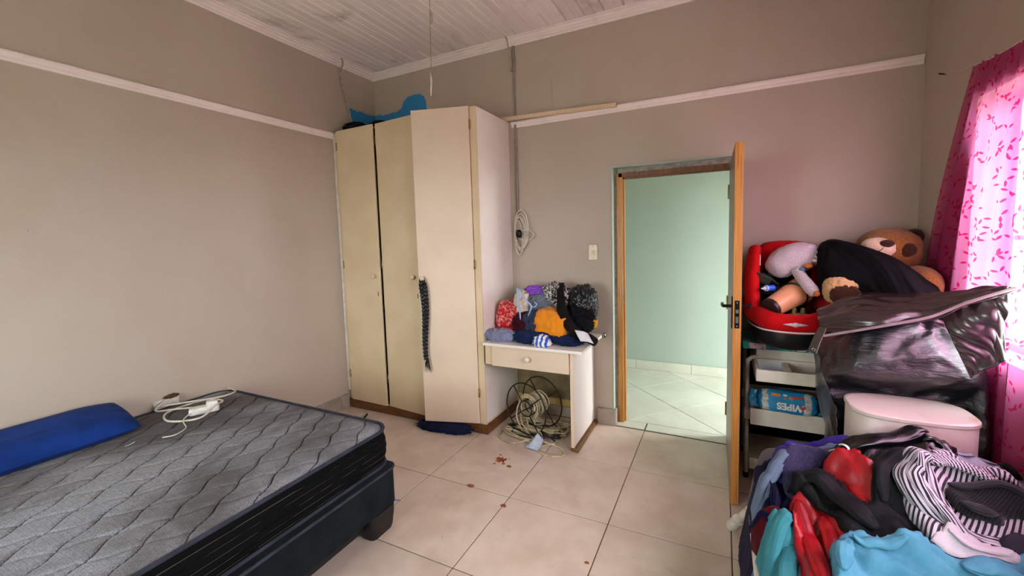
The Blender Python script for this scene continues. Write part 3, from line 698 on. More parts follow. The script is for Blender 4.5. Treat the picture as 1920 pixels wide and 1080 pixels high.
mt = E('mattress', (.8, -2.6, .345), 'grey quilted mattress with black ribbed border on the bed base', 'mattress')
zt, zb = .555, .346
lv = []
for i in range(41):
    s = i/40; z = zb+.008+(zt-.012-zb-.008)*s
    bul = .012*math.sin(math.pi*s)+.0055*(abs(math.sin(s*math.pi*5))**.5)
    lv.append((rrect(bx0+.012-bul, bx1-.012+bul, by0+.012-bul, by1-.012+bul, .11), z))
O('mattress_border', rings(lv), M_border, mt, auto=60)
for z in (zb+.008, zt-.010):
    O('binding_tape', tube([(x, y, z) for x, y in rrect(bx0+.006, bx1-.004, by0+.006, by1-.004, .108)], .0085, 8, True), M_tape, mt)
NX, NY = 190, 240; V, F = [], []
ca, sa = math.cos(R(57)), math.sin(R(57)); sp_ = .135
def quilt(x, y):
    g = 0
    for sg in (1, -1):
        s = x*sa*1.0+sg*y*ca; l = -sg*x*ca+y*sa
        s += .007*math.sin(2*math.pi*l/.17)
        d = abs((s/sp_) % 1-.5)*2          # 0 centre of cell .. 1 line
        g += (.014 if sg > 0 else .006)*(d**15)
    return g
for j in range(NY+1):
    y = by0+.012+(by1-by0-.024)*j/NY; r = .105
    e = min(y-by0-.012, by1-.012-y); ins = 0 if e >= r else r-math.sqrt(max(0, r*r-(r-e)**2))
    x0, x1 = bx0+.012+ins, bx1-.012-ins
    for i in range(NX+1):
        u = i/NX; u = .5-.5*math.cos(math.pi*u)*(.85)-.5*.15*(1-2*u) if 0 else u
        x = x0+(x1-x0)*u; ed = min(x-x0, x1-x, e, .06)/.06
        V.append((x, y, zt-.012+.018*(1-(1-ed)**2)-quilt(x, y)*min(1, ed*1.5)))
for j in range(NY):
    for i in range(NX): a = j*(NX+1)+i; F.append((a, a+1, a+NX+2, a+NX+1))
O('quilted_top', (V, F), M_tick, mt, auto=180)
M_pil = cloth('royal_blue_cotton', '#143378', '#0f2a63', rough=.8, bump=.25, bs=250)
def pillow(M, a, b, h, seed, n=36):
    V, F = [], []
    for sgn in (1, -1):
        o = len(V)
        for j in range(n+1):
            for i in range(n+1):
                u, v = 2*i/n-1, 2*j/n-1
                t = h*((1-abs(u)**3.2)*(1-abs(v)**5))**.55
                pinch = 1-.05*(u*u*(1-v*v*0)) if 0 else 1
                dz = .006*nz(u*3+seed, v*3, sgn)*(1-u**4)
                V.append(tuple(M @ Vector((a*u*(1-.05*(1-v*v)*0), b*v*(1-.03*u*u), sgn*t+dz))))
        for j in range(n):
            for i in range(n): q = o+j*(n+1)+i; F.append((q, q+1, q+n+2, q+n+1))
    return V, F
O('blue_pillow', pillow(Matrix.Translation((.172, -2.612, .628)) @ Matrix.Rotation(R(-1.5), 4, 'Z') @ Matrix.Rotation(R(14), 4, 'Y'), .170, .36, .062, 4), M_pil, label='flat royal blue pillow on the mattress against the left wall', cat='pillow', auto=180)
# extension lead, adaptor and charger on the bed
ZB = .566
xl = E('extension_lead', (.3, -2.0, ZB), 'cream extension lead looping across the mattress with a white adaptor', 'extension lead')
O('lead', tube(cat([(.045, -2.02, .60), (.10, -2.10, ZB+.004), (.22, -2.04, ZB+.012), (.36, -1.93, ZB+.012), (.33, -1.84, ZB+.008), (.20, -1.88, ZB+.006), (.20, -2.08, ZB+.004), (.36, -2.15, ZB+.004), (.50, -2.06, ZB+.010), (.46, -1.94, ZB+.045)], 9), .0055, 8), M_cordw, xl)
O('lead_tail', tube(cat([(.06, -2.06, .575), (.18, -1.96, ZB+.02), (.24, -1.80, ZB+.006), (.22, -1.70, ZB+.002), (.13, -1.665, ZB-.004), (.07, -1.66, ZB-.006)], 8), .0055, 8), M_cordw, xl)
M_wpl = mat('white_plastic', '#dedbd3', .35, '#c7c1b4', ns=20)
ad = O('adaptor', join(xf(box(-.075, .075, -.034, .034, 0, .042, .012, 3), Matrix.Translation((.405, -1.985, ZB-.002)) @ Matrix.Rotation(R(62), 4, 'Z')), xf(box(-.03, .03, -.026, .026, .03, .066, .010, 3), Matrix.Translation((.425, -1.95, ZB-.002)) @ Matrix.Rotation(R(62), 4, 'Z'))), M_wpl, xl, label='white plug adaptor')
O('charger_cable', tube(cat([(.40, -2.035, ZB+.03), (.42, -2.10, ZB+.008), (.48, -2.13, ZB+.004), (.56, -2.16, ZB+.003), (.60, -2.23, ZB+.003), (.575, -2.275, ZB+.004)], 8), .003, 8), M_wpl, label='thin white charger cable ending on the mattress', cat='cable')
so = E('broken_socket', (.01, -2.0, .55), 'broken white wall socket with exposed brown hole just above the mattress', 'wall socket')
O('socket_box', box(.0005, .030, -2.075, -1.94, .545, .60, .004), M_wpl, so, smooth=False)
O('exposed_hole', blob((.016, -1.975, .606), (.016, .036, .014), 3, .4, sub=3), mat('brown_wall_hole', '#5f3f2c', .9, '#3d2719', ns=30), so)
O('paper_scrap', tube(cat([(.50, -2.40, ZB+.001), (.515, -2.385, ZB+.006), (.51, -2.365, ZB+.010)], 4), .004, 6, flat=.3), M_wpl, label='tiny white paper scrap on the mattress beside the blue pillow', cat='scrap')

# ------------------------------------------------------------------ clothes piled on the desk
ZD = .7622
def pat_mat(name, kind, a, b, scale=30, rough=.85, rot=0, d=None, coord='Object'):
    m = bpy.data.materials.new(name); t = NT(m); p = t.co(coord)
    if kind == 'stripe':
        w_ = t.n('ShaderNodeTexWave', wave_type='BANDS', bands_direction='X'); mp = t.n('ShaderNodeMapping'); t.l(p, mp.inputs[0]); mp.inputs['Rotation'].default_value = (0, 0, rot)
        t.l(mp.outputs[0], w_.inputs['Vector']); w_.inputs['Scale'].default_value = scale; w_.inputs['Distortion'].default_value = d if d is not None else 1.5; w_.inputs['Detail Scale'].default_value = .6
        k = t.ramp(w_.outputs['Fac'], .5, .62); h = w_.outputs['Fac']
    else:
        n1 = t.noise(p, scale, 2, .5, 2.0); k = t.ramp(n1, .5, .54); h = n1
    f = t.noise(p, 400, 2)
    t.out(t.mix(k, a, b), rough, t.bump(f, .3, .002, t.bump(h, .15 if kind == 'stripe' else 0.0, .002)), Sheen_Weight=.2, Specular_IOR_Level=.25); return m
M_or = pat_mat('orange_knit', 'stripe', '#e08a12', '#d97d0c', 160, rot=0, d=.3); M_red = pat_mat('red_bag_print', 'noise', '#b8151c', '#d8847e', 26)
M_bw = pat_mat('black_white_print', 'noise', '#171518', '#c9c1bb', 34); M_gb = pat_mat('grey_blue_marl', 'noise', '#8486a0', '#6d6f8c', 60)
DG = 'clothes piled on the desk'
def dcl(nm, cen, rad, seed, m, lb, ct='clothing', amp=.24, fr=2.6, p=2.2, rot=0, tilt=0, sub=5, fine=.55, zmin=ZD, parent=None, wr=.010):
    return O(nm, blob(cen, rad, seed, amp, fr, fine, sub, p, zmin, rot, tilt, (1, 1, 1), wr), m, parent, label=lb, cat=ct, group=None if parent else DG, auto=180)
dcl('red_bag', (1.645, -.30, .905), (.085, .085, .125), 2, M_red, 'red bag with white print standing on the desk beside the wardrobe', 'bag', p=3)
dcl('red_skirt', (1.68, -.36, .80), (.11, .09, .055), 12, cloth('red_cloth', '#a30f14', '#8a0c12'), 'plain red cloth under the printed red bag on the desk')
dcl('marled_shirt', (1.65, -.47, .80), (.13, .075, .04), 4, M_gb, 'grey blue marled shirt crumpled on the left front of the desk', amp=.25)
dcl('cream_top', (1.775, -.27, 1.00), (.085, .09, .12), 6, cloth('cream_cloth', '#d8c9b8', '#c7b3a2'), 'cream top bundled behind the pale blue hanger')
dcl('purple_cloth', (1.86, -.24, 1.115), (.095, .07, .05), 7, cloth('purple_satin', '#8a4fc0', '#6f3aa4', rough=.5), 'bright purple cloth on top of the desk pile')
dcl('maroon_cloth', (1.80, -.36, .86), (.09, .08, .10), 15, cloth('maroon_cloth', '#3a0d18', '#55152a'), 'dark maroon cloth in the desk pile behind the hanger')
dcl('grey_knit', (1.925, -.26, 1.03), (.115, .09, .085), 9, cloth('grey_knit', '#6f737e', '#565a66', bump=.6, bs=200), 'grey knitted top in the middle of the desk pile', rot=.5)
dcl('printed_blouse', (2.03, -.24, 1.085), (.105, .08, .095), 10, M_bw, 'black and white patterned blouse on top of the desk pile', tilt=.5)
dcl('denim_shirt', (1.90, -.37, .87), (.085, .09, .11), 13, pat_mat('dark_denim', 'noise', '#2c3550', '#20273d', 90), 'dark blue denim shirt wedged beside the orange jersey')
dcl('orange_jersey', (2.055, -.37, .885), (.145, .115, .118), 11, M_or, 'folded bright orange knitted jersey on the desk', p=3.2, amp=.09, tilt=.22, fr=1.8, wr=.007)
dcl('black_plastic_bag', (2.245, -.22, 1.035), (.10, .10, .14), 20, mat('black_polythene', '#101012', .28, '#1c1c20', ns=8), 'small shiny black plastic bag at the right end of the desk', 'bag', amp=.16, fr=2.4)
dcl('black_jumper', (2.235, -.30, .93), (.105, .09, .09), 22, M_blackcloth, 'black knitted jumper below the plastic bag on the desk')
dcl('navy_shorts', (1.93, -.47, .805), (.155, .08, .042), 23, cloth('navy_jersey', '#1b2a4e', '#141f3c'), 'navy blue cloth along the front edge of the desk', amp=.25)
dcl('navy_vest', (2.17, -.44, .80), (.12, .07, .034), 26, cloth('navy_jersey', '#1b2a4e', '#141f3c'), 'navy cloth under the orange jersey at the desk front', amp=.25)
dcl('white_blue_sock', (2.02, -.53, .797), (.06, .05, .034), 24, pat_mat('white_blue_stripes', 'stripe', '#e6e4e4', '#2a56b4', 9), 'white and blue striped sock on the front edge of the desk', amp=.3)
tp = cat([(2.105, -.30, 1.205), (2.11, -.36, 1.14), (2.14, -.42, 1.02), (2.19, -.45, .93), (2.25, -.46, .87), (2.305, -.45, .83), (2.345, -.42, .815), (2.375, -.36, .775)], 7)
vf = tube(tp, [.014+.026*min(1, i/14)*(1-.25*max(0, (i-30)/20)) for i in range(len(tp))], 22, flat=.55)
vf = ([tuple(Vector(v)+Vector((0, -1, .5))*.010*(1-2*abs(nz(v[0]*14, v[1]*14, v[2]*9)))) for v in vf[0]], vf[1])
O('black_trousers', vf, cloth('brown_black_cloth', '#1c1313', '#120d0e'), label='brownish black trousers draped from the desk pile over the right edge', cat='clothing', group=DG, auto=180)
vf, uv = patch([[(2.27, -.525, .895), (2.33, -.52, .89), (2.36, -.50, .875)], [(2.30, -.54, .85), (2.345, -.535, .85), (2.385, -.51, .835)], [(2.32, -.545, .822), (2.37, -.535, .82), (2.405, -.51, .805)]], 14, 14, .004, 25, 0, 5)
O('white_label_cloth', vf, cloth('white_cotton', '#d9d7d8', '#c4c3c8'), label='small white cloth lying on the dark trousers at the desk end', cat='clothing', group=DG, solid=.004)
O('yellow_tag', xf(box(-.024, .024, -.002, .002, -.03, .03, .001), Matrix.Translation((2.355, -.31, .905)) @ Matrix.Rotation(.25, 4, 'Y')), pat_mat('yellow_tag_print', 'noise', '#e3a52c', '#c97f12', 40), label='small yellow orange card tag at the right end of the desk pile', cat='tag', smooth=False)
hp_ = [(1.757, -.42, 1.145), (1.765, -.425, 1.16), (1.79, -.425, 1.145)]
O('coat_hanger', join(tube(cat([(1.782, -.430, 1.165), (1.85, -.42, 1.075), (1.885, -.415, 1.030), (1.86, -.42, .955), (1.825, -.425, .885), (1.808, -.43, .875), (1.800, -.43, .90), (1.790, -.43, 1.02), (1.776, -.43, 1.15)], 7, True), .0065, 8, True), tube(cat([(1.885, -.415, 1.030), (1.915, -.41, 1.03), (1.925, -.40, 1.05), (1.905, -.40, 1.065)], 5), .004, 7)), mat('pale_blue_plastic', '#9fb6d8', .35, '#8aa3c8', ns=20), label='pale blue plastic coat hanger standing in the desk clothes pile', cat='hanger', auto=180)
# ------------------------------------------------------------------ white tube trolley behind the door
M_tubew = mat('white_enamel_tube', '#cbc4bb', .35, '#b3aaa0', ns=16); M_tray = mat('white_tray_plastic', '#f0e6d4', .4, '#e0d4c0', ns=10)
M_shadeblk = cloth('dull_shade_black', '#050506', '#09090b', spec=.03)
tr = E('tube_trolley', (3.60, -.3, 0), 'white tubular trolley with plastic trays standing behind the door', 'trolley')
TX0, TX1, TY0, TY1 = 3.362, 3.85, -.42, -.06
for y in (TY0, TY1):
    for x, s_ in ((TX0, 1), (TX1, -1)):
        O('tube_post', tube(cat([(x, y, .02), (x, y, .4), (x, y, .735), (x+s_*.006, y-.004, .765), (x+s_*.024, y-.010, .785), (x+s_*.06, y-.012, .790)], 6), .012, 10), M_tubew, tr)
        O('foot', lathe([(.017, 0), (.017, .03), (.013, .034)], 14, Matrix.Translation((x, y, 0))), M_bleg, tr)
        O('bracket', box(min(x-.016*s_, x+.045*s_), max(x-.016*s_, x+.045*s_), y-.05 if y < -.2 else y-.016, y+.016, .40, .455, .004), M_tray, tr, smooth=False)
O('shade_sheet', box(3.315, 3.86, -.058, -.045, .03, .83, .003), M_shadeblk, tr, smooth=False, label='added black sheet standing for the shade behind the trays')  # added sheet, stands for the dark shade behind the trolley
O('lower_bar', tube([(TX0, TY0, .06), (TX0, TY1, .06)], .010, 8), M_tubew, tr)
ut = O('upper_tray', join(box(3.395, 3.83, -.605, -.08, .690, .702, .004), box(3.395, 3.83, -.612, -.592, .690, .762, .007, 3), box(3.395, 3.415, -.605, -.08, .690, .764, .006, 3), box(3.81, 3.83, -.605, -.08, .690, .764, .006, 3), box(3.545, 3.575, -.60, -.40, .695, .762, .005), box(3.40, 3.83, -.40, -.08, .700, .772, .008, 3), box(3.41, 3.83, -.375, -.08, .76, .8305, .010, 3)), M_tray, tr, smooth=False)
O('tray_liner', join(box(3.418, 3.542, -.59, -.402, .7025, .706), box(3.416, 3.4185, -.59, -.402, .703, .757), box(3.5415, 3.544, -.59, -.402, .703, .757), box(3.418, 3.542, -.404, -.4015, .703, .757)), mat('clean_white_plastic', '#e8e8ec', .35), ut, smooth=False)
O('middle_shelf', join(box(3.375, 3.84, -.520, -.505, .390, .490, .004), box(3.375, 3.84, -.506, -.07, .455, .467, .003), box(3.375, 3.84, -.085, -.07, .40, .5, .003)), M_tray, tr, smooth=False)
O('lower_shelf', join(box(3.375, 3.84, -.505, -.492, .10, .17, .004), box(3.375, 3.84, -.493, -.07, .13, .142, .003)), M_tray, tr, smooth=False)
# pack of wipes on the middle shelf
M_wipe = mat('sky_blue_film', '#2b93c4', .3, '#1f7fb2', ns=6, bump=.5, bs=18); M_wtext = mat('white_print', '#f2f2f0', .4); M_oprint = mat('orange_print', '#e8862a', .4); M_rprint = mat('red_print', '#d43a34', .4)
wp = E('wipes_pack', (3.57, -.45, .467), 'sky blue pack of wipes lying on the trolley shelf', 'wipes')
MW = Matrix.Translation((3.565, -.462, .535)) @ Matrix.Rotation(R(2), 4, 'Y') @ Matrix.Rotation(R(-24), 4, 'X')
pk = blob((0, 0, 0), (.150, .055, .068), 5, .05, 2, .4, 5, 4.0)
O('pack_body', xf(pk, MW), M_wipe, wp, auto=180)
for lo_, hi_ in ((-.128, -.098), (.085, .12)):
    fs = [f for f in pk[1] if lo_ < sum(pk[0][i][0] for i in f)/3+.014*nz(sum(pk[0][i][2] for i in f)*12, 3, lo_*40) < hi_]
    used = sorted({i for f in fs for i in f}); ix = {v: k for k, v in enumerate(used)}
    O('white_band', xf(([tuple(c*1.012 for c in pk[0][i]) for i in used], [tuple(ix[i] for i in f) for f in fs]), MW), mat('white_film', '#d9d4cc', .35, '#a9a49c', ns=40, bump=.5, bs=60), wp, auto=180)
for s_ in (-1, 1):
    vf, uv = patch([[(s_*.125, -.01, .055), (s_*.155, 0, .05), (s_*.185, .0, .056)], [(s_*.14, -.012, 0), (s_*.16, -.004, 0), (s_*.195, .006, .003)], [(s_*.125, -.01, -.055), (s_*.155, 0, -.05), (s_*.185, 0, -.055)]], 10, 14, .008, 60, 1.5, 3)
    O('pack_seal', xf(vf, MW), M_wipe, wp, solid=.002)
MT = MW @ Matrix.Translation((.018, -.0605, -.030)) @ Matrix.Rotation(R(90), 4, 'X') @ Matrix.Rotation(R(180), 4, 'Z')
text('WIPES', .052, MT, 'lettering', M_wtext, wp, bold=.0022)
O('printed_badge', xf(prism([(-.016, -.010), (.016, -.012), (.004, .016)], 0, .001), MT @ Matrix.Translation((-.058, .0, .001))), M_rprint, wp, smooth=False)
for x, z, w_, h_, mm in ((-.058, .030, .046, .016, M_oprint), (-.012, .033, .020, .010, M_wtext), (-.010, .016, .012, .010, M_oprint), (.018, .020, .022, .014, M_oprint), (.050, .028, .052, .013, M_rprint)):
    O('printed_badge', xf(box(x-w_/2, x+w_/2, -.0615, -.0580, z-h_/2, z+h_/2, .001), MW), mm, wp, smooth=False)
# flat teal game box on the trolley
M_teal = pat_mat('teal_box_print', 'noise', '#1f7f7a', '#2c9a86', 14)
gb = E('flat_box', (3.6, -.3, .8315), 'flat teal printed box lying on the trolley under the car seat', 'box')
O('box_body', box(3.335, 3.83, -.405, -.05, .8315, .8725, .002), M_teal, gb, smooth=False)
for x0, x1, mm in ((3.37, 3.46, mat('pale_pink_print', '#d9b9c4', .5, '#b8505f', ns=60, lo=.55, hi=.6)), (3.48, 3.53, mat('navy_print', '#23406e', .5)), (3.60, 3.70, mat('white_box_print', '#d5dcd6', .5, '#3a4a52', ns=70, lo=.5, hi=.56))):
    O('printed_panel', box(x0, x1, -.4065, -.404, .836, .868), mm, gb, smooth=False)
O('end_sticker', box(3.552, 3.585, -.4065, -.404, .838, .866), mat('green_print', '#3fae6a', .5), gb, smooth=False)

# ------------------------------------------------------------------ child's car seat
M_seat = cloth('red_seat_fabric', '#c20e14', '#ab0b11', rough=.7, bump=.25); M_shell = mat('black_seat_shell', '#111113', .4, '#1b1b1e', ns=10); M_sdark = cloth('black_seat_lining', '#0d0c0d', '#151315')
cs = E('child_car_seat', (3.58, -.38, .872), 'red and black child car seat on top of the trolley', 'car seat')
def upath(z, dy, r, lift=0): return [(3.385, -.20, z+lift*1.0), (3.378, -.42, z+lift*.4), (3.42, -.56-dy, z-.01), (3.48, -.625-dy, z-.03), (3.57, -.645-dy, z-.035), (3.66, -.625-dy, z-.03), (3.735, -.56-dy, z-.005), (3.775, -.42, z+lift*.4), (3.77, -.20, z+lift)]
lo = cat(upath(.94, -.02, 0), 6)
V, F = [], []
prof = [(.0, .874, .66), (.03, .888, .82), (.03, .915, .92), (.015, .95, .985), (.0, .99, 1.0), (-.004, 1.02, 1.0)]
for k, (o_, z, s_) in enumerate(prof):
    for x, y in [(p_.x, p_.y) for p_ in lo]: V.append((3.578+(x-3.578)*s_, -.40+(y+.40)*s_*.985, z))
n = len(lo)
F = [(k*n+i, k*n+(i+1) % n, (k+1)*n+(i+1) % n, (k+1)*n+i) for k in range(len(prof)-1) for i in range(n)]
F.append(tuple(range(n))[::-1]); F.append(tuple(range((len(prof)-1)*n, len(prof)*n)))
O('seat_shell', (V, F), M_shell, cs)
O('front_lip', tube(cat(upath(1.075, -.015, 0, .03), 8), [.050]*65, 16, flat=1.15), M_seat, cs, auto=180)
O('lip_piping', tube(cat([(3.578+(x-3.578)*1.06, y if y > -.45 else y-.022, 1.004) for x, y, z in upath(1.02, .012, 0)], 8), .005, 8), mat('white_piping', '#d9d2cf', .5), cs)
O('seat_cushion', blob((3.578, -.36, 1.02), (.16, .20, .035), 3, .05, sub=4, p=3), M_sdark, cs, auto=180)
for sx in (-1, 1):
    x = 3.578+sx*.20
    h = 1.44 if sx < 0 else 1.36
    bl = tube(cat([(x-sx*.005, -.50, 1.09), (x, -.46, 1.16), (x+sx*.002, -.40, 1.27), (x-sx*.01, -.34, h-.06), (x-sx*.02, -.30, h+.01)], 7), [.034+.008*math.sin(i/28*math.pi) for i in range(29)], 18, flat=1.7)
    O('side_bolster', bl, M_seat, cs, auto=180)
O('backrest', blob((3.578, -.14, 1.25), (.175, .055, .24), 5, .04, sub=4, p=4, tilt=0), M_seat, cs, auto=180)
O('backrest_lining', blob((3.578, -.20, 1.22), (.13, .03, .19), 6, .06, sub=4, p=3), M_sdark, cs, auto=180)
em = blob((3.572, -.684, 1.05), (.060, .006, .010), 1, 0, sub=3, p=1.25); em2 = blob((3.572, -.687, 1.05), (.017, .006, .013), 1, 0, sub=3)
O('emblem', join(em, em2), mat('silver_thread', '#d9cbc9', .5, '#b59c9a', ns=50), cs, label='pale winged emblem on the seat lip')
O('care_label', box(3.413, 3.416, -.49, -.455, 1.36, 1.42), mat('white_tag', '#e4d9d6', .6), cs, smooth=False)
# things lying in the car seat
fk = E('tan_tumbler', (3.54, -.45, 1.08), 'tan tumbler with black base lying in the car seat', 'tumbler')
MK = frame_to((3.462, -.575, 1.118), Vector((.145, .15, .075))) @ Matrix.Scale(1.14, 4)
O('tumbler_body', lathe([(.048, 0), (.052, .05), (.060, .15), (.066, .23), (.05, .245), (.01, .25)], 28, MK), mat('tan_plastic', '#d69a70', .35, '#c78757', ns=4), fk)
O('tumbler_base', lathe([(.040, -.012), (.050, -.010), (.051, .012), (.046, .014)], 28, MK), mat('dark_brown_rubber', '#1a0f0c', .4, '#2e1a14', ns=12), fk)
O('strap', ring(MK @ Vector((0, 0, .17)), MK.to_3x3() @ Vector((.25, 0, 1)), .073, .006, 32, 8), M_black, fk)
bb = E('baby_bottle', (3.42, -.53, 1.22), 'small blue bottle with clear teat lying in the car seat', 'bottle')
MB_ = frame_to((3.488, -.485, 1.228), (-.80, -.58, -.02)) @ Matrix.Scale(.85, 4)
O('bottle_body', lathe([(.012, 0), (.019, .004), (.020, .05), (.018, .055)], 18, MB_), mat('bright_blue_plastic', '#1d52c8', .3), bb)
O('bottle_collar', lathe([(.021, .054), (.021, .068), (.012, .072)], 18, MB_), mat('pale_blue_collar', '#8ba6d8', .3), bb)
O('teat', lathe([(.014, .072), (.011, .082), (.006, .090), (.004, .10), (.001, .103)], 14, MB_), mat('clear_silicone', '#b9c0c6', .2), bb)
wl = E('card_wallet', (3.45, -.40, 1.24), 'black wallet fanned open with cards in the car seat', 'wallet')
for k in range(5):
    Mx = Matrix.Translation((3.432+.012*k, -.44+.02*k, 1.275-.006*k)) @ Matrix.Rotation(.5+.10*k, 4, 'Y') @ Matrix.Rotation(-.9, 4, 'X')
    O('card', xf(box(-.045, .045, -.03, .03, -.0012, .0012, .0005), Mx), mat('wallet_black' if k % 2 else 'card_green_grey', '#141414' if k % 2 else '#3b4a3a', .5), wl, smooth=False)
O('wallet_cover', xf(box(-.06, .06, -.045, .045, -.01, -.003, .002), Matrix.Translation((3.45, -.41, 1.255)) @ Matrix.Rotation(.6, 4, 'Y') @ Matrix.Rotation(-.9, 4, 'X')), M_shell, wl, smooth=False)
O('black_pouch', blob((3.475, -.42, 1.205), (.09, .06, .022), 9, .12, sub=4, p=2.6), M_sdark, label='flat black pouch under the wallet in the car seat', cat='pouch', auto=180)
sn = E('child_sandal', (3.60, -.53, 1.08), 'olive child sandal lying in the front of the car seat', 'sandal')
O('sole', blob((3.605, -.535, 1.078), (.055, .03, .012), 2, .03, sub=4, p=2.6, rot=.35), mat('tan_sole', '#a8895e', .6), sn, auto=180)
for dx in (-.02, .02): O('sandal_strap', tube(cat([(3.605+dx-.01, -.565, 1.085), (3.605+dx, -.535, 1.118), (3.605+dx+.01, -.505, 1.087)], 6), .009, 8, flat=.5), mat('olive_strap', '#5a5834', .7), sn)

# ------------------------------------------------------------------ soft toys
def fur(name, a, b, bs=120):
    m = bpy.data.materials.new(name); t = NT(m); p = t.co('Object')
    n1 = t.noise(p, bs, 4, .7); c = t.mix(t.ramp(n1, .3, .7), a, b)
    t.out(c, .95, t.bump(n1, .9, .006), Sheen_Weight=.2, Specular_IOR_Level=.1); return m
M_plush = fur('pale_grey_plush', '#c9bcc0', '#b5a5aa'); M_bear = fur('brown_bear_plush', '#9c6a34', '#7c4c1e'); M_bearlit = fur('lit_bear_plush', '#dcb283', '#c4935f'); M_beard = fur('dark_brown_plush', '#45230f', '#2e160a'); M_muz = fur('cream_plush', '#dcc7ac', '#cbb090')
pl = E('grey_soft_toy', (3.6, -.33, 1.2), 'pale grey soft toy with orange and blue patches slumped in the car seat', 'soft toy')
O('toy_body', blob((3.60, -.36, 1.392), (.135, .10, .088), 3, .05, 1.5, .5, 5, 2.2, None, .15, -.30), M_plush, pl, auto=180)
O('toy_head', blob((3.535, -.38, 1.355), (.085, .08, .075), 4, .05, 1.5, .5, 4), M_plush, pl, auto=180)
O('toy_arm', tube(cat([(3.60, -.44, 1.33), (3.635, -.50, 1.27), (3.668, -.53, 1.222), (3.69, -.54, 1.20)], 6), [.028, .029, .030, .031, .031, .031, .032, .032, .033, .033, .033, .033, .033, .032, .031, .029, .025, .018, .006], 14), M_plush, pl, auto=180)
O('arm_tip', blob((3.682, -.558, 1.208), (.018, .016, .016), 1, .05, sub=3), fur('orange_felt', '#c9702a', '#b15f1f'), pl)
for i, (x, y, z, r, c) in enumerate(((3.657, -.466, 1.357, .020, '#c9702a'), (3.625, -.476, 1.335, .016, '#5a6a80'), (3.690, -.448, 1.385, .014, '#d8c0b0'), (3.70, -.430, 1.408, .013, '#d8c0b0'), (3.700, -.41, 1.43, .014, '#56657c'), (3.68, -.40, 1.446, .010, '#c9702a'))):
    O('felt_patch', blob((x, y, z), (r, r*.6, r*.7), i, .05, sub=3), mat('felt%d' % i, c, .9), pl)
td = E('teddy_bear', (4.06, -.25, 0), 'large brown teddy bear slumped in the corner behind the black coat', 'teddy bear')
O('bear_head', blob((4.065, -.26, 1.43), (.148, .125, .125), 3, .05, 1.6, .5, 5, 2.2), M_bear, td, auto=180)
for x, z in ((4.19, 1.505), (3.955, 1.42)): O('bear_ear', blob((x, -.21 if x > 4.1 else -.16, z), (.045, .03, .045), 5, .05, sub=4), M_beard if x > 4.1 else M_bear, td, auto=180)
mz = O('bear_muzzle', blob((3.99, -.372, 1.452), (.078, .055, .055), 6, .04, sub=4, tilt=.2), M_muz, td, auto=180)
O('bear_nose', blob((4.015, -.42, 1.475), (.033, .018, .021), 7, .03, sub=3), M_beard, mz)
O('mouth_seam', tube(cat([(4.00, -.427, 1.455), (3.985, -.428, 1.438), (3.96, -.42, 1.432)], 4), .002, 6), M_beard, mz)
O('eye_patch', blob((4.105, -.365, 1.435), (.052, .025, .045), 8, .04, sub=4), M_beard, td, auto=180)
O('bear_body', blob((4.07, -.25, .72), (.185, .20, .66), 9, .05, 1.5, .5, 5, 2.6, .001), M_bear, td, auto=180)
O('bear_arm', tube(cat([(4.10, -.30, 1.25), (4.14, -.40, 1.28), (4.16, -.47, 1.27), (4.15, -.52, 1.22)], 6), [.06+.015*math.sin(i/18*3) for i in range(19)], 14), M_bear, td, auto=180)
O('bear_arm', tube(cat([(4.0, -.30, 1.22), (3.93, -.40, 1.23), (3.88, -.47, 1.225), (3.83, -.51, 1.222)], 6), .065, 14), M_bear, td, auto=180)
pw = O('bear_paw', blob((3.815, -.56, 1.235), (.098, .06, .074), 10, .08, 6, 1.0, 5, 3.0), M_bearlit, td, auto=180)  # paw plush painted lighter than the head, for the light on it
O('paw_pad', blob((3.808, -.612, 1.212), (.070, .018, .050), 11, .16, 6, sub=4, p=2.6), M_beard, pw, auto=180)

# ------------------------------------------------------------------ black coat over the toys
def smat(name, a, b, rough=.35, ns=8, coat=0, spec=.5, bump=.1, bs=60): return mat(name, a, rough, b, ns=ns, spec=spec, coat=coat, bump=bump, bs=bs)
M_coat = cloth('black_padded_nylon', '#060607', '#0b0b0e', rough=.7, spec=.08, bump=.1, sheen=0)
vf, uv = patch([[(3.69, -.12, 1.30), (3.80, -.10, 1.40), (3.92, -.10, 1.36), (4.05, -.12, 1.22), (4.16, -.16, 1.0)],
                [(3.69, -.32, 1.40), (3.75, -.36, 1.49), (3.87, -.42, 1.465), (4.03, -.47, 1.395), (4.17, -.50, 1.25)],
                [(3.69, -.46, 1.41), (3.75, -.50, 1.47), (3.87, -.56, 1.445), (4.02, -.62, 1.37), (4.17, -.64, 1.24)],
                [(3.69, -.52, 1.31), (3.75, -.58, 1.33), (3.90, -.64, 1.31), (4.04, -.70, 1.24), (4.16, -.70, 1.14)],
                [(3.73, -.50, 1.20), (3.86, -.60, 1.18), (3.93, -.68, 1.15), (4.04, -.72, 1.12), (4.15, -.70, 1.06)]], 70, 60, .010, 11, 1.0, 3, .2)
O('black_coat', vf, M_coat, label='black padded coat draped over the soft toys beside the car seat', cat='clothing', solid=.012, auto=180)

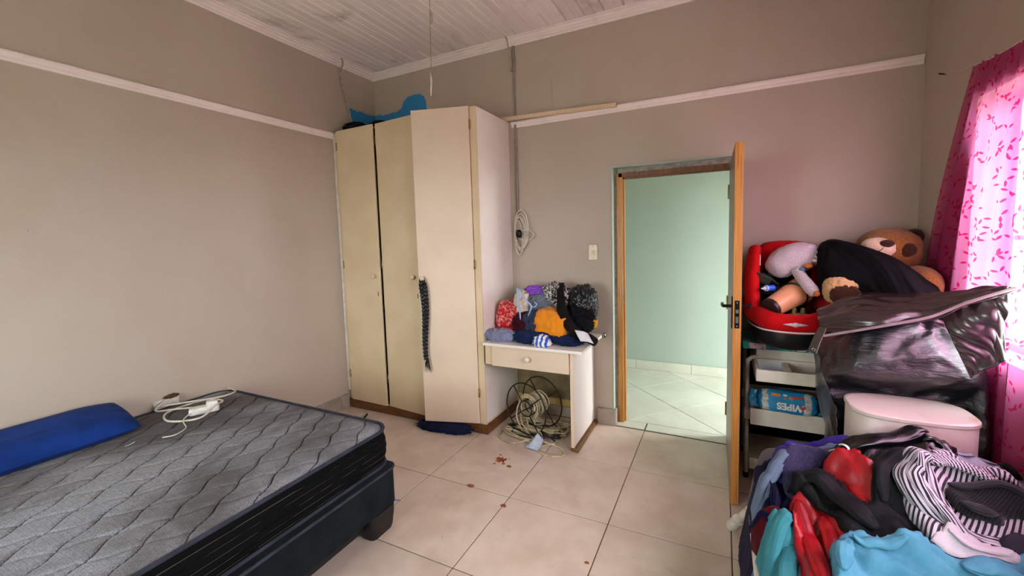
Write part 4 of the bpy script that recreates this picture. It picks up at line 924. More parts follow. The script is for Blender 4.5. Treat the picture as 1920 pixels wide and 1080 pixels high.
# ------------------------------------------------------------------ full black refuse bag, leather jacket, white stool
def bag_mat():
    m = bpy.data.materials.new('black_refuse_plastic'); t = NT(m); p = t.co('Object', (1, 1, 4)); p2 = t.co('Object')
    n1 = t.noise(p, 9, 5, .6, 1.5); n2 = t.noise(p2, 26, 4, .65, 1.0)
    t.out(t.mix(t.ramp(n2, .3, .7), '#101014', '#1e1e24'), .36, t.bump(n2, .25, .008, t.bump(n1, .5, .02)), Specular_IOR_Level=.9, Coat_Weight=.6, Coat_Roughness=.28); return m
M_bag = bag_mat()
def bagvf():
    V, F = ico(6); out = []
    for v in V:
        d = Vector(v); p_ = 2.7; k = (abs(d.x)**p_+abs(d.y)**p_+abs(d.z)**p_)**(-1/p_)
        a = math.atan2(d.y, d.x); zz = d.z*k
        wv = nz(d.x*1.5+3, d.y*1.5, d.z*1.5)
        cr = (1-2*abs(nz(math.cos(a)*3.0+wv, math.sin(a)*3.0, zz*5+wv*2)))*.030+(1-2*abs(nz(d.x*6+wv*3, d.y*6, d.z*9)))*.014+nz(d.x*2, d.y*2, d.z*2+5)*.08
        s = k*(1+cr)
        taper = 1-.22*max(0, -zz)**2-.30*max(0, zz-.55)
        x = d.x*.335*s*taper; y = d.y*.27*s*taper; z = d.z*.57*s
        P = Vector((3.945+x*1.02+.02*zz, -.79+y, .585+z))
        if 3.66 < P.x < 4.19: q_ = min(1, max(0, (P.z-.79)/.14)); P.y = max(P.y, -.900-.125*q_*q_*(3-2*q_)+.03*abs(nz(P.x*7, 3, P.z*11))+.012*nz(P.x*20, 1, P.z*30))
        lb_ = 3.625+.15*min(1, max(0, (1.05-P.z)/.6))+.03*nz(P.z*9, P.y*6, 2)
        if P.x < lb_: P.x = lb_-(lb_-P.x)*.3
        if P.x < 3.89: P.y = min(P.y, -.63)
        if P.z < .002: P.z = .002
        P.x = min(P.x, 4.22)
        out.append(tuple(P))
    return out, F
O('refuse_bag', bagvf(), M_bag, label='bulging shiny black refuse bag standing behind the white stool', cat='bag', auto=180)
def leather():
    m = bpy.data.materials.new('brown_black_leather'); t = NT(m); p = t.co('Object')
    vo = t.n('ShaderNodeTexVoronoi', feature='DISTANCE_TO_EDGE'); t.l(p, vo.inputs['Vector']); vo.inputs['Scale'].default_value = 260
    t.out(t.mix(t.noise(p, 9, 4), '#1f1416', '#2f1f22'), .27, t.bump(vo.outputs['Distance'], .15, .002), Specular_IOR_Level=.9, Coat_Weight=.5, Coat_Roughness=.2); return m
M_leather = leather(); M_lpipe = smat('pale_worn_piping', '#8e7b7c', '#a5959a', .4)
jk = E('leather_jacket', (3.95, -.85, 1.1), 'dark brown leather jacket draped over the refuse bag towards the window', 'jacket')
vf, uv = patch([[(3.72, -.60, 1.155), (3.84, -.58, 1.225), (3.97, -.60, 1.235), (4.08, -.66, 1.255), (4.17, -.74, 1.26), (4.225, -.84, 1.28)],
                [(3.655, -.76, 1.15), (3.80, -.76, 1.225), (3.95, -.78, 1.23), (4.07, -.82, 1.245), (4.16, -.88, 1.275), (4.225, -.95, 1.315)],
                [(3.635, -.88, 1.115), (3.76, -.93, 1.18), (3.90, -.96, 1.195), (4.03, -.98, 1.215), (4.12, -1.02, 1.27), (4.222, -1.04, 1.325)],
                [(3.645, -.955, 1.065), (3.75, -1.01, 1.105), (3.87, -1.04, 1.145), (3.99, -1.05, 1.185), (4.09, -1.065, 1.25), (4.218, -1.09, 1.318)]], 90, 60, .016, 12, .2, 6, .3)
O('jacket_body', vf, M_leather, jk, solid=.006, auto=180)
O('hem_piping', tube(cat([(3.645, -.965, 1.058), (3.75, -1.02, 1.102), (3.87, -1.05, 1.145), (3.99, -1.06, 1.187), (4.09, -1.075, 1.252), (4.218, -1.10, 1.320)], 8), .006, 8), M_lpipe, jk, label='pale worn edge of the jacket hem')
vf, uv = patch([[(4.03, -1.02, 1.20), (4.10, -1.04, 1.24), (4.17, -1.06, 1.31), (4.20, -1.08, 1.325)],
                [(4.06, -1.05, 1.10), (4.11, -1.07, 1.15), (4.17, -1.09, 1.20), (4.205, -1.09, 1.22)],
                [(4.10, -1.05, 1.00), (4.135, -1.07, 1.05), (4.175, -1.09, 1.09), (4.205, -1.09, 1.12)],
                [(4.13, -1.04, .93), (4.15, -1.06, .97), (4.185, -1.08, 1.00), (4.205, -1.09, 1.03)]], 40, 50, .014, 16, 1.2, 9)
O('jacket_sleeve', vf, M_leather, jk, solid=.006, auto=180)
vf, uv = patch([[(3.635, -.93, 1.10), (3.66, -.955, 1.095)], [(3.605, -.965, 1.045), (3.635, -.985, 1.04)], [(3.585, -.975, .985), (3.615, -1.0, .975)]], 10, 24)
bt = O('belt_strap', vf, M_leather, jk, solid=.005, auto=180)
for k in range(3):
    f_ = .35+.28*k; a = Vector((3.648, -.943, 1.098)).lerp(Vector((3.60, -.99, .98)), f_)
    O('eyelet', ring(a+Vector((0, -.004, .004)), (-.5, -.8, .35), .006, .002, 16, 6), M_steel, bt)
M_stool = mat('white_stool_paint', '#ddd3ca', .4, '#cdbfb3', ns=5)
stl = E('white_stool', (3.93, -1.06, 0), 'white round cornered pedestal stool in front of the refuse bag', 'stool')
def sq(cx, cy, a, b, n=48, p_=3.2):
    o = []
    for i in range(n):
        t = 2*math.pi*i/n; c, s = math.cos(t), math.sin(t); k = (abs(c)**p_+abs(s)**p_)**(-1/p_); o.append((cx+a*k*c, cy+b*k*s))
    return o
O('stool_body', rings([(sq(3.93, -1.06, .205-e, .143-e), z) for z, e in ((0, .012), (.01, 0), (.765, 0), (.772, .004))]), M_stool, stl)
O('stool_top', rings([(sq(3.93, -1.06, .210-e, .148-e), z) for z, e in ((.770, .004), (.774, 0), (.786, 0), (.790, .004), (.791, .02))]), mat('worn_stool_top', '#d9cdc2', .4, '#b79a78', ns=7, lo=.6, hi=.8), stl)
# ------------------------------------------------------------------ folding cot under the clothes
M_cot = mat('white_cot_tube', '#d8d2c6', .4, '#bdb5a7', ns=14); M_canvas = cloth('grey_canvas', '#84807c', '#6f6b68')
ct = E('folding_cot', (3.78, -1.75, 0), 'white tubed folding cot buried under the heap of clothes', 'cot')
O('cot_frame', tube([(x, y, .30) for x, y in rrect(3.345, 4.19, -2.5, -1.215, .06)], .018, 10, True), M_cot, ct)
O('canvas', box(3.35, 4.185, -2.49, -1.225, .285, .297, .004), M_canvas, ct, smooth=False)
for x, y, dx, dy in ((3.35, -1.25, -.078, .235), (4.18, -1.28, .0, .05), (3.35, -2.44, -.0, -.08), (4.19, -2.44, 0, -.08)):
    lg = O('cot_leg', tube([(x, y, .30), (x+dx*.6, y+dy*.6, .14), (x+dx, y+dy, .035)], .019, 12), M_cot, ct)
    O('foot_cap', tube([(x+dx*.66, y+dy*.66, .125), (x+dx, y+dy, .034), (x+dx*1.03, y+dy*1.03, .027)], [.026, .028, .026], 16), M_wpl, lg, label='white plastic foot cap')
    O('rivet', lathe([(.009, 0), (.008, .004), (.003, .005)], 12, frame_to((x+dx*.8-.005, y+dy*.8-.024, .09), (-.1, -1, .2))), M_steel, lg)
O('hanging_cover', box(3.306, 3.312, -1.75, -1.32, .03, .16, .002), M_canvas, ct, smooth=False)

# ------------------------------------------------------------------ the heap of clothes, garment by garment
def sst(a, b, x):
    t = min(1, max(0, (x-a)/(b-a))); return t*t*(3-2*t)
def HEAP(x, y):
    L = sst(3.285, 3.38, x); Fy = sst(1.04, 1.22, -y)*(1-.46*sst(1.2, 1.95, -y)-.2*sst(1.8, 2.6, -y))
    return .06+L*(.635-.14*(1-sst(3.36, 3.82, x)))*Fy-.07*sst(3.85, 4.25, x)*L+L*.03*math.sin(7*x+3)*math.sin(6*y+1)-.055*L*math.exp(-((x-3.64)/.12)**2-((y+1.40)/.13)**2)
# running top surface of the heap: each garment lies on what is already there
HX, HY, HS = 3.27, -2.56, .008
NHX, NHY = int(.98/HS), int(1.38/HS)
ZM = [[HEAP(HX+i*HS, HY+j*HS)-.02 for j in range(NHY)] for i in range(NHX)]
def zmap(x, y, Z=None):
    Z = Z or ZM; fx = min(max((x-HX)/HS, 0), NHX-1.001); fy = min(max((y-HY)/HS, 0), NHY-1.001); i, j = int(fx), int(fy); a, b = fx-i, fy-j
    return (Z[i][j]*(1-a)+Z[i+1][j]*a)*(1-b)+(Z[i][j+1]*(1-a)+Z[i+1][j+1]*a)*b
def blurred(r=3):
    out = [row[:] for row in ZM]
    for i in range(NHX):
        row = ZM[i]; acc = [0]
        for v in row: acc.append(acc[-1]+v)
        for j in range(NHY): a, b = max(0, j-r), min(NHY, j+r+1); out[i][j] = (acc[b]-acc[a])/(b-a)
    cols = [[out[i][j] for i in range(NHX)] for j in range(NHY)]
    for j in range(NHY):
        acc = [0]
        for v in cols[j]: acc.append(acc[-1]+v)
        for i in range(NHX): a, b = max(0, i-r), min(NHX, i+r+1); out[i][j] = (acc[b]-acc[a])/(b-a)
    return out
def drape(poly, amp=.012, fr=14, ang=0, seed=0, sp=.010, el=.2, edge=.022, lump=0, th=.008, gap=.003):
    "garment lying on the heap inside the outline poly; puffed, creased, with rolled edges"
    ol = [(p.x, p.y) for p in cat([(x, y, 0) for x, y in poly], 14, True)]
    rs = [ol[0]]
    for q in ol[1:]:
        if math.hypot(q[0]-rs[-1][0], q[1]-rs[-1][1]) > sp*.8: rs.append(q)
    rs = [(x+.007*nz(x*30, y*30, seed), y+.007*nz(x*30, y*30, seed+9)) for x, y in rs]; n = len(rs)
    x0, x1 = min(p[0] for p in rs), max(p[0] for p in rs); y0, y1 = min(p[1] for p in rs), max(p[1] for p in rs)
    B = blurred()
    def dist(px, py):
        b = 9
        for ax_, ay_ in rs:
            d = (ax_-px)**2+(ay_-py)**2
            if d < b: b = d
        return math.sqrt(b)
    def inside(px, py):
        c = False; k = n-1
        for i in range(n):
            if (rs[i][1] > py) != (rs[k][1] > py) and px < (rs[k][0]-rs[i][0])*(py-rs[i][1])/(rs[k][1]-rs[i][1])+rs[i][0]: c = not c
            k = i
        return c
    def height(x, y):
        k = min(1, dist(x, y)/edge); k = math.sqrt(max(0, 1-(1-k)**2))
        f = fold(x, y, ang, fr, amp, seed, el)+fold(x, y, ang+.5, fr*2.4, amp*.33, seed+4, el*1.4)+amp*.15+(lump+.008)*(nz(x*6+seed, y*6, seed)+.2)
        return max(zmap(x, y)+gap*.6, zmap(x, y, B)+gap+k*(th+f))
    pts = [Vector(p) for p in rs]; j = 0; y = y0
    while y < y1:
        x = x0+(j % 2)*sp/2
        while x < x1:
            if inside(x, y) and dist(x, y) > sp*.6: pts.append(Vector((x, y)))
            x += sp
        y += sp*.87; j += 1
    r = delaunay_2d_cdt(pts, [(i, (i+1) % n) for i in range(n)], [], 1, 1e-5)
    V, U = [], []
    for q in r[0]: V.append((q.x, q.y, height(q.x, q.y))); U.append((q.x, q.y))
    upd = []
    for i in range(max(0, int((x0-HX)/HS)), min(NHX, int((x1-HX)/HS)+2)):
        for j in range(max(0, int((y0-HY)/HS)), min(NHY, int((y1-HY)/HS)+2)):
            x, y = HX+i*HS, HY+j*HS
            if inside(x, y): upd.append((i, j, height(x, y)))
    for i, j, z in upd: ZM[i][j] = max(ZM[i][j], z+.003)
    return (V, [tuple(f) for f in r[2]]), U
HG = 'clothes heaped on the cot'
def garment(nm, poly, m, lb, ct_='clothing', **k):
    vf, uv = drape(poly, **k)
    return O(nm, vf, m, label=lb, cat=ct_, group=HG, solid=.003, uv=uv, auto=180)
M_gsat = smat('grey_satin', '#8f93a3', '#7a7e90', .38, spec=.5); M_bsat = smat('black_satin', '#08080a', '#101014', .25, spec=.7); M_redsat = smat('red_satin', '#a80a17', '#8c0712', .38, spec=.5)
M_knitg = cloth('grey_brown_sweat', '#6a6064', '#574e52'); M_purp = cloth('violet_cotton', '#392c7c', '#2c2264'); M_navyd = cloth('deep_navy_cotton', '#14122b', '#1b1836'); M_lblue = cloth('pale_grey_blue_cotton', '#6a778e', '#5a667d')
M_fleece = mat('dark_violet_fleece', '#3a3450', .95, '#2a2540', ns=120, bump=1.0, bs=170, sheen=.1, spec=.1); M_blk = cloth('soft_black_jersey', '#09090b', '#121216', rough=.55, spec=.16); M_wht = cloth('white_towel', '#ddd3da', '#c9bdc8', bump=.6)
M_tealc = cloth('teal_cotton', '#438b97', '#347682', bump=.2); M_shirt = pat_mat('black_white_stripe', 'stripe', '#cfc6d2', '#2b2630', 25, coord='UV', rot=.55, d=1.2)
M_indigo = cloth('indigo_jersey', '#1a1638', '#120f28'); M_shirt2 = pat_mat('black_white_stripe_sleeve', 'stripe', '#d4ccd8', '#2b2630', 27, coord='UV', rot=.25, d=1.0)
M_shirt3 = pat_mat('black_white_stripe_lengthwise', 'stripe', '#d4ccd8', '#2b2630', 27, coord='UV', rot=1.45, d=1.4)
M_rib = pat_mat('black_rib_knit', 'stripe', '#121215', '#26262b', 55, coord='UV', rot=.9, d=.6); M_lb2 = cloth('light_blue_cotton', '#5f9fb8', '#4e8ca8', bump=.2)
def roll(path, r, m, parent, nm='rolled_fold', seed=0, n=30, flat=.42, lobes=9, depth=.42, k=8, sink=.25, **kw):
    "a rolled or bunched piece of cloth lying along a path on the heap, creased lengthwise"
    P0 = cat([(x, y, dz[0] if dz else 0) for x, y, *dz in path], k); m_ = len(P0)
    P = [Vector((p.x, p.y, zmap(p.x, p.y)+r*flat*(1-sink)+p.z)) for p in P0]
    for _ in range(3): P = [P[0]]+[(P[i-1]+P[i]*2+P[i+1])/4 for i in range(1, m_-1)]+[P[-1]]
    rr = [r*(.35+.65*min(1, i/4, (m_-1-i)/4)) for i in range(m_)]
    V, F = tube(P, rr, n, flat=flat); out, U = [], []; L = 0
    for i in range(m_):
        if i: L += (P[i]-P[i-1]).length
        for j_ in range(n):
            a = 2*math.pi*j_/n; c = P[i]; v = Vector(V[i*n+j_]); w_ = nz(L*5+seed, 2, seed)
            g = 1+depth*(1-2.2*abs(nz(math.cos(a)*lobes*.45+w_, math.sin(a)*lobes*.45+seed, L*3.0)))+.08*nz(L*22, a*2, seed)
            out.append(tuple(c+(v-c)*g)); U.append((L, a*r))
    for p in P:
        for i in range(max(0, int((p.x-r-HX)/HS)), min(NHX, int((p.x+r-HX)/HS)+2)):
            for j in range(max(0, int((p.y-r-HY)/HS)), min(NHY, int((p.y+r-HY)/HS)+2)):
                d = math.hypot(HX+i*HS-p.x, HY+j*HS-p.y)/r
                if d < 1: ZM[i][j] = max(ZM[i][j], p.z+flat*r*math.sqrt(1-d*d)*1.1)
    return O(nm, (out, F), m, parent, uv=U, auto=180, **kw)
garment('navy_blanket', [(3.30, -1.24), (3.40, -1.225), (3.8, -1.22), (4.18, -1.23), (4.20, -1.5), (4.20, -2.2), (4.18, -2.5), (3.6, -2.52), (3.31, -2.5), (3.295, -2.0), (3.30, -1.5)], M_navyd, 'dark navy blanket spread over the cot under the other clothes', 'blanket', seed=2, sp=.018, amp=.012, fr=9)
garment('grey_sweater', [(3.33, -1.245), (3.37, -1.225), (3.46, -1.23), (3.52, -1.27), (3.50, -1.36), (3.44, -1.37), (3.385, -1.36), (3.345, -1.29)], M_knitg, 'grey brown sweater at the back corner of the heap beside the trolley', seed=3, amp=.016, fr=13, th=.02, edge=.03)
nj = garment('indigo_jersey', [(3.297, -1.25), (3.32, -1.255), (3.40, -1.32), (3.47, -1.35), (3.485, -1.42), (3.47, -1.57), (3.44, -1.68), (3.37, -1.70), (3.31, -1.62), (3.295, -1.45)], M_indigo, 'dark indigo jersey hanging over the side of the cot', seed=21, fr=14, amp=.022, ang=.9, el=.15)
roll([(3.355, -1.34), (3.39, -1.40), (3.41, -1.48), (3.40, -1.56)], .030, M_indigo, nj, 'bunched_sleeve', 3)
roll([(3.335, -1.48), (3.36, -1.54), (3.40, -1.60), (3.43, -1.64)], .026, M_indigo, nj, 'bunched_sleeve', 5)
vs = garment('violet_shirt', [(3.40, -1.38), (3.45, -1.28), (3.50, -1.235), (3.61, -1.225), (3.72, -1.23), (3.78, -1.29), (3.70, -1.36), (3.59, -1.36), (3.51, -1.38), (3.44, -1.43)], M_purp, 'violet cotton shirt at the back of the clothes heap', seed=4, ang=.3, amp=.020, fr=16, el=.15)
roll([(3.42, -1.41), (3.46, -1.34), (3.53, -1.30), (3.63, -1.29)], .026, M_purp, vs, 'bunched_sleeve', 8)
gs = garment('grey_blue_shirt', [(3.49, -1.305), (3.60, -1.285), (3.71, -1.29), (3.79, -1.30), (3.75, -1.36), (3.65, -1.37), (3.53, -1.37), (3.46, -1.42), (3.44, -1.39)], M_lblue, 'pale grey blue shirt with one sleeve hanging over the heap side', seed=5, fr=18, amp=.010)
roll([(3.47, -1.37), (3.435, -1.40), (3.40, -1.435), (3.365, -1.455), (3.34, -1.46)], .021, M_lblue, gs, 'shirt_sleeve', 4, flat=.8)
fl_ = garment('violet_fleece', [(3.445, -1.41), (3.50, -1.32), (3.59, -1.325), (3.70, -1.34), (3.75, -1.40), (3.70, -1.46), (3.62, -1.49), (3.52, -1.50), (3.46, -1.49)], M_fleece, 'dark violet fleece jacket in the clothes heap', seed=6, fr=9, lump=.02, amp=.018)
roll([(3.455, -1.43), (3.48, -1.47), (3.53, -1.475), (3.56, -1.43)], .024, M_fleece, fl_, 'bunched_sleeve', 2)
gj = garment('grey_satin_jacket', [(3.88, -1.225), (3.99, -1.215), (4.10, -1.215), (4.18, -1.235), (4.195, -1.40), (4.16, -1.50), (4.05, -1.48), (3.95, -1.42), (3.90, -1.34)], M_gsat, 'shiny pale grey jacket on the window side of the heap', seed=7, fr=9, amp=.016, el=.12, ang=-.5)
roll([(3.97, -1.245), (4.03, -1.26), (4.08, -1.245), (4.13, -1.255)], .008, M_gsat, gj, 'jacket_seam', 2)
garment('black_rag', [(4.13, -1.22), (4.175, -1.22), (4.19, -1.27), (4.16, -1.30)], M_blk, 'small black garment at the far window corner of the heap', seed=17)
trk = garment('track_jacket', [(3.57, -1.385), (3.62, -1.345), (3.70, -1.345), (3.80, -1.30), (3.91, -1.225), (3.98, -1.225), (4.01, -1.27), (3.97, -1.37), (3.88, -1.44), (3.80, -1.50), (3.74, -1.52), (3.68, -1.47), (3.61, -1.43)], M_bsat, 'shiny black track jacket with white sleeve stripes on the heap', seed=8, fr=13, amp=.020, lump=.01, ang=.6, el=.2)
roll([(3.60, -1.385), (3.66, -1.365), (3.74, -1.345), (3.84, -1.29), (3.93, -1.255)], .030, M_bsat, trk, 'bunched_sleeve', 6, depth=.3)
for k in range(2):
    x = 3.605+.030*k; pts = []
    for i in range(14):
        t = i/13; px, py = x+.045*t, -1.362-.045*t-.006*k; pts.append((px, py, zmap(px, py)+.002))
    O('sleeve_stripe', tube(pts, .0065, 8, flat=.4), M_wpl, trk, label='white sleeve stripe')
roll([(3.90, -1.31), (3.935, -1.295), (3.965, -1.31), (3.95, -1.335), (3.915, -1.33)], .010, M_bsat, trk, 'collar_loop', 9)
garment('dark_red_cloth', [(3.325, -1.52), (3.37, -1.55), (3.46, -1.57), (3.46, -1.63), (3.40, -1.64), (3.345, -1.61)], cloth('wine_red_cloth', '#560b16', '#3f0810'), 'wine red cloth showing at the side of the heap', seed=10)
tl_ = garment('teal_skirt', [(3.305, -1.66), (3.34, -1.62), (3.39, -1.60), (3.46, -1.59), (3.50, -1.68), (3.53, -1.79), (3.54, -2.1), (3.45, -2.3), (3.32, -2.3), (3.30, -1.95)], M_tealc, 'teal cotton skirt hanging over the near side of the cot', 'skirt', seed=18, fr=23, amp=.022, ang=1.2, el=.12, sp=.009)
roll([(3.45, -1.62), (3.41, -1.65), (3.375, -1.72), (3.345, -1.84)], .026, M_tealc, tl_, 'skirt_fold', 2, depth=.25)
roll([(3.465, -1.68), (3.435, -1.72), (3.415, -1.80), (3.40, -1.95)], .022, M_tealc, tl_, 'skirt_fold', 6, depth=.25)
rd = garment('red_satin_dress', [(3.45, -1.62), (3.455, -1.52), (3.51, -1.475), (3.54, -1.44), (3.57, -1.405), (3.62, -1.385), (3.69, -1.40), (3.735, -1.45), (3.72, -1.54), (3.69, -1.58), (3.63, -1.65), (3.60, -1.74), (3.575, -1.84), (3.56, -2.02), (3.47, -2.02), (3.455, -1.78)], M_redsat, 'bright red satin dress bunched in the clothes heap', 'dress', seed=9, fr=19, amp=.022, ang=1.9, el=.16, edge=.025, th=.008, sp=.009)
roll([(3.48, -1.53), (3.485, -1.62), (3.50, -1.72), (3.515, -1.90)], .024, M_redsat, rd, 'dress_fold', 3, depth=.3)
roll([(3.555, -1.56), (3.565, -1.63), (3.56, -1.73), (3.545, -1.90)], .024, M_redsat, rd, 'dress_fold', 7, depth=.3)
bk = garment('black_shirt', [(3.455, -1.48), (3.54, -1.435), (3.62, -1.475), (3.68, -1.555), (3.71, -1.49), (3.76, -1.42), (3.87, -1.385), (3.93, -1.38), (3.92, -1.46), (3.86, -1.53), (3.84, -1.58), (3.86, -1.65), (3.78, -1.69), (3.68, -1.69), (3.61, -1.665), (3.585, -1.60), (3.555, -1.56), (3.49, -1.505)], M_blk, 'soft black shirt with long sleeve twisted across the red dress', seed=11, fr=22, amp=.018, ang=2.4, el=.14, sp=.009)
roll([(3.47, -1.495), (3.51, -1.465), (3.57, -1.49), (3.635, -1.565), (3.69, -1.63)], .032, M_blk, bk, 'shirt_sleeve', 4, depth=.34, lobes=9)
roll([(3.725, -1.56), (3.735, -1.48), (3.79, -1.43), (3.87, -1.40)], .018, M_blk, bk, 'neck_band', 6)
sh = garment('striped_shirt', [(3.78, -1.54), (3.81, -1.48), (3.89, -1.42), (3.98, -1.38), (4.08, -1.36), (4.15, -1.39), (4.19, -1.42), (4.19, -1.58), (4.10, -1.58), (4.0, -1.60), (3.91, -1.63), (3.85, -1.65), (3.82, -1.68), (3.80, -1.62)], M_shirt, 'black and white striped shirt crumpled on top of the heap', 'shirt', seed=12, fr=13, amp=.016, ang=.2, el=.12)
roll([(3.86, -1.445), (3.92, -1.41), (4.0, -1.41), (4.08, -1.42)], .030, M_shirt2, sh, 'rolled_sleeve', 5, depth=.3)
roll([(3.905, -1.385), (3.95, -1.36), (4.01, -1.365), (4.07, -1.365), (4.125, -1.395)], .020, M_shirt2, sh, 'rolled_sleeve', 3, depth=.25, flat=.7)
roll([(3.875, -1.43), (3.83, -1.46), (3.80, -1.51), (3.82, -1.565), (3.87, -1.60)], .032, M_shirt3, sh, 'rolled_sleeve', 7, depth=.36)
roll([(3.845, -1.47), (3.86, -1.53), (3.90, -1.57)], .022, M_shirt3, sh, 'rolled_sleeve', 11, depth=.36)
roll([(3.84, -1.56), (3.90, -1.60), (4.0, -1.585), (4.15, -1.55)], .018, M_shirt3, sh, 'rolled_sleeve', 13, depth=.36)
rb = garment('ribbed_jersey', [(3.90, -1.505), (3.95, -1.47), (4.04, -1.445), (4.12, -1.425), (4.19, -1.445), (4.18, -1.48), (4.06, -1.50), (4.03, -1.525), (3.97, -1.54), (3.92, -1.54)], M_rib, 'black ribbed jersey lying in the folds of the striped shirt', seed=13, fr=13, amp=.014)
roll([(3.91, -1.495), (3.96, -1.475), (4.05, -1.455), (4.17, -1.455)], .015, M_rib, rb, 'bunched_sleeve', 4)
roll([(3.93, -1.53), (3.97, -1.53), (4.02, -1.52)], .020, M_rib, rb, 'bunched_sleeve', 6)
garment('grey_rag', [(4.0, -1.58), (4.10, -1.53), (4.19, -1.53), (4.19, -1.62), (4.05, -1.63)], cloth('charcoal_cloth', '#3c3944', '#2e2b35'), 'charcoal cloth beside the white towel at the window side', seed=14)
bs_ = garment('blue_sheet', [(3.535, -1.80), (3.555, -1.70), (3.61, -1.655), (3.70, -1.66), (3.77, -1.65), (3.83, -1.67), (3.90, -1.665), (4.05, -1.60), (4.19, -1.58), (4.19, -2.3), (3.9, -2.4), (3.58, -2.35), (3.54, -2.0)], M_lb2, 'light blue sheet folded over the front of the heap', 'sheet', seed=15, fr=21, amp=.024, ang=-.45, sp=.009, el=.22, lump=.03, edge=.025)
roll([(3.555, -1.84), (3.57, -1.76), (3.60, -1.70)], .022, M_lb2, bs_, 'sheet_fold', 2, depth=.36)
roll([(3.61, -1.70), (3.68, -1.695), (3.75, -1.685)], .020, M_lb2, bs_, 'sheet_fold', 5, depth=.36)
roll([(3.87, -1.72), (3.95, -1.69), (4.04, -1.67), (4.12, -1.65)], .030, M_lb2, bs_, 'sheet_fold', 8, depth=.36)
roll([(3.70, -1.80), (3.78, -1.76), (3.87, -1.77), (3.95, -1.80)], .024, M_lb2, bs_, 'sheet_fold', 12, depth=.36)
wt = garment('white_towel', [(3.815, -1.665), (3.86, -1.625), (3.91, -1.615), (3.98, -1.605), (4.03, -1.61), (4.01, -1.635), (3.94, -1.66), (3.88, -1.675), (3.84, -1.675)], M_wht, 'small white towel folded on top of the heap', 'towel', seed=16, fr=14, amp=.010)
roll([(3.865, -1.635), (3.92, -1.635), (3.98, -1.62), (4.02, -1.615)], .014, M_wht, wt, 'towel_fold', 3, depth=.18)

# ------------------------------------------------------------------ curtains on a wire
def curtain_mat():
    m = bpy.data.materials.new('pink_sheer_with_leaf_print'); t = NT(m); uv = t.co('UV')
    masks = []
    for k, (sc, sd) in enumerate(((11.5, 0.0), (11.5, 7.3))):
        mp = t.n('ShaderNodeMapping'); t.l(uv, mp.inputs[0]); mp.inputs['Location'].default_value = (sd, sd*.37, 0); mp.inputs['Rotation'].default_value = (0, 0, .4+k)
        vo = t.n('ShaderNodeTexVoronoi', voronoi_dimensions='2D'); t.l(mp.outputs[0], vo.inputs['Vector']); vo.inputs['Scale'].default_value = sc; vo.inputs['Randomness'].default_value = .65
        sub = t.n('ShaderNodeVectorMath', operation='SUBTRACT'); t.l(mp.outputs[0], sub.inputs[0])
        t.l(vo.outputs['Position'], sub.inputs[1])
        sepc = t.n('ShaderNodeSeparateColor'); t.l(vo.outputs['Color'], sepc.inputs[0])
        sx = t.n('ShaderNodeSeparateXYZ'); t.l(sub.outputs[0], sx.inputs[0])
        base = t.math('MULTIPLY', sepc.outputs[0], 6.283)
        for j, da in enumerate((0, 1.9) if k == 0 else (0, 2.4)):
            a = t.math('ADD', base, da); ca_, sa_ = t.math('COSINE', a), t.math('SINE', a)
            u = t.math('ADD', t.math('MULTIPLY', sx.outputs[0], ca_), t.math('MULTIPLY', sx.outputs[1], sa_))
            v = t.math('SUBTRACT', t.math('MULTIPLY', sx.outputs[1], ca_), t.math('MULTIPLY', sx.outputs[0], sa_))
            q = t.math('DIVIDE', t.math('SUBTRACT', u, .017), .0145)
            wd_ = t.math('MULTIPLY', t.math('SUBTRACT', 1, t.math('MULTIPLY', q, q)), .0055)
            masks.append(t.math('GREATER_THAN', wd_, t.math('ABSOLUTE', v)))
    mk_ = masks[0]
    for x in masks[1:]: mk_ = t.math('MAXIMUM', mk_, x)
    tr_ = t.n('ShaderNodeBsdfTransparent'); tr_.inputs[0].default_value = rgba((1, .62, .83))
    tl = t.n('ShaderNodeBsdfTranslucent'); df = t.n('ShaderNodeBsdfDiffuse')
    t.l(t.mix(mk_, (.80, .22, .48), (.50, .01, .11)), tl.inputs[0]); t.l(t.mix(mk_, (.46, .012, .13), (.36, .004, .06)), df.inputs[0])
    a = t.n('ShaderNodeMixShader'); a.inputs[0].default_value = .55; t.l(tl.outputs[0], a.inputs[1]); t.l(df.outputs[0], a.inputs[2])
    b = t.n('ShaderNodeMixShader'); t.l(t.math('MULTIPLY_ADD', mk_, .28, .58), b.inputs[0]); t.l(tr_.outputs[0], b.inputs[1]); t.l(a.outputs[0], b.inputs[2])
    o = t.n('ShaderNodeOutputMaterial'); t.l(b.outputs[0], o.inputs[0]); return m
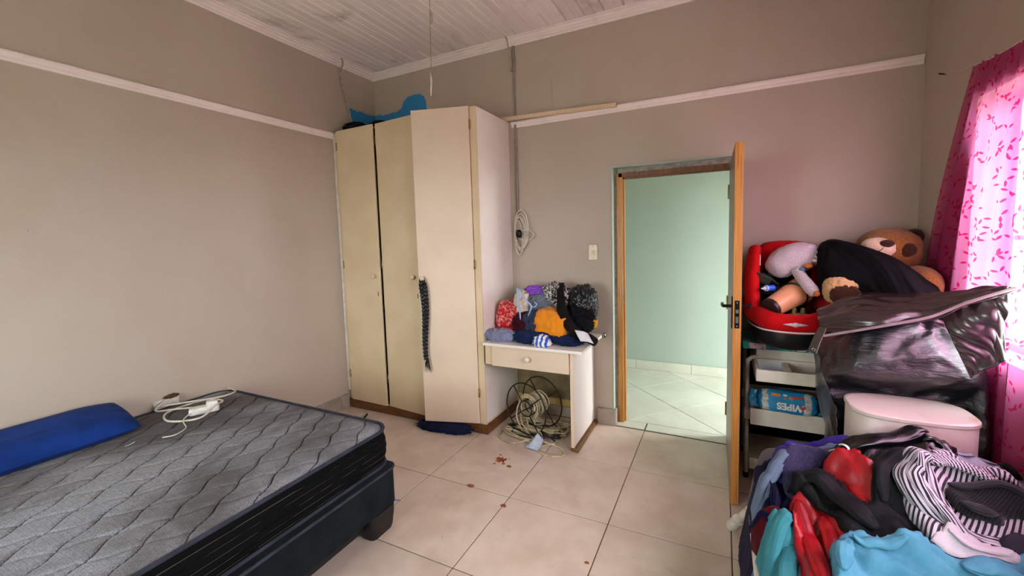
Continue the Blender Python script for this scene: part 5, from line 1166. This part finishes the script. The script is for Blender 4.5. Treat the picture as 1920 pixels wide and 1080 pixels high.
M_curt = curtain_mat()
def curtain(nm, top0, top1, bot0, bot1, nf, amp, lb, seed, slack=1.35, nu=150, nv=50):
    V, U, F = [], [], []
    t0, t1, b0, b1 = map(Vector, (top0, top1, bot0, bot1)); wdt = (t1-t0).length*slack; hgt = (b0-t0).length
    for j in range(nv+1):
        v = j/nv
        for i in range(nu+1):
            u = i/nu; A = t0.lerp(t1, u); B = b0.lerp(b1, u); P = A.lerp(B, v); P.y = A.y+(B.y-A.y)*(1-(1-v)**2.2)
            ph = 2*math.pi*nf*(u+.04*math.sin(5*u+seed)+.03*v*math.sin(9*u+seed))
            g = amp*(.35+.65*min(1, v*3))
            P = P+Vector((-g*(1+math.sin(ph))*.9, g*.55*math.cos(ph*1.0+.6), -.012*math.sin(ph)*(1-v)*0))
            if v < .03: P.z += .004*math.sin(ph*2)
            V.append(tuple(P)); U.append((u*wdt, v*hgt))
    for j in range(nv):
        for i in range(nu): a = j*(nu+1)+i; F.append((a, a+1, a+nu+2, a+nu+1))
    return O(nm, (V, F), M_curt, label=lb, cat='curtain', group='pink sheer curtains', uv=U, auto=180)
CR = E('curtain_wire', (4.23, -1.2, 2.26), 'thin curtain wire strung from a nail beside the window', 'curtain wire')
O('wire', tube(cat([(4.262, -.28, 2.362), (4.258, -.45, 2.325), (4.252, -.60, 2.30), (4.25, -.8, 2.278), (4.232, -1.2, 2.262), (4.23, -3.2, 2.26)], 6), .002, 6), M_cordw, CR)
O('nail', tube([(4.27, -.265, 2.365), (4.235, -.285, 2.368)], .004, 8), M_reel, CR)
curtain('sheer_curtain', (4.256, -.60, 2.296), (4.256, -1.06, 2.262), (4.256, -.13, .25), (4.256, -1.02, .25), 5.5, .013, 'pink sheer curtain with leaf print hanging nearest the room corner', 1.0)
curtain('sheer_curtain', (4.232, -1.16, 2.258), (4.232, -2.0, 2.255), (4.225, -1.12, .25), (4.225, -2.0, .25), 6, .018, 'pink sheer curtain with leaf print hanging beside the end of the leather jacket', 2.7)
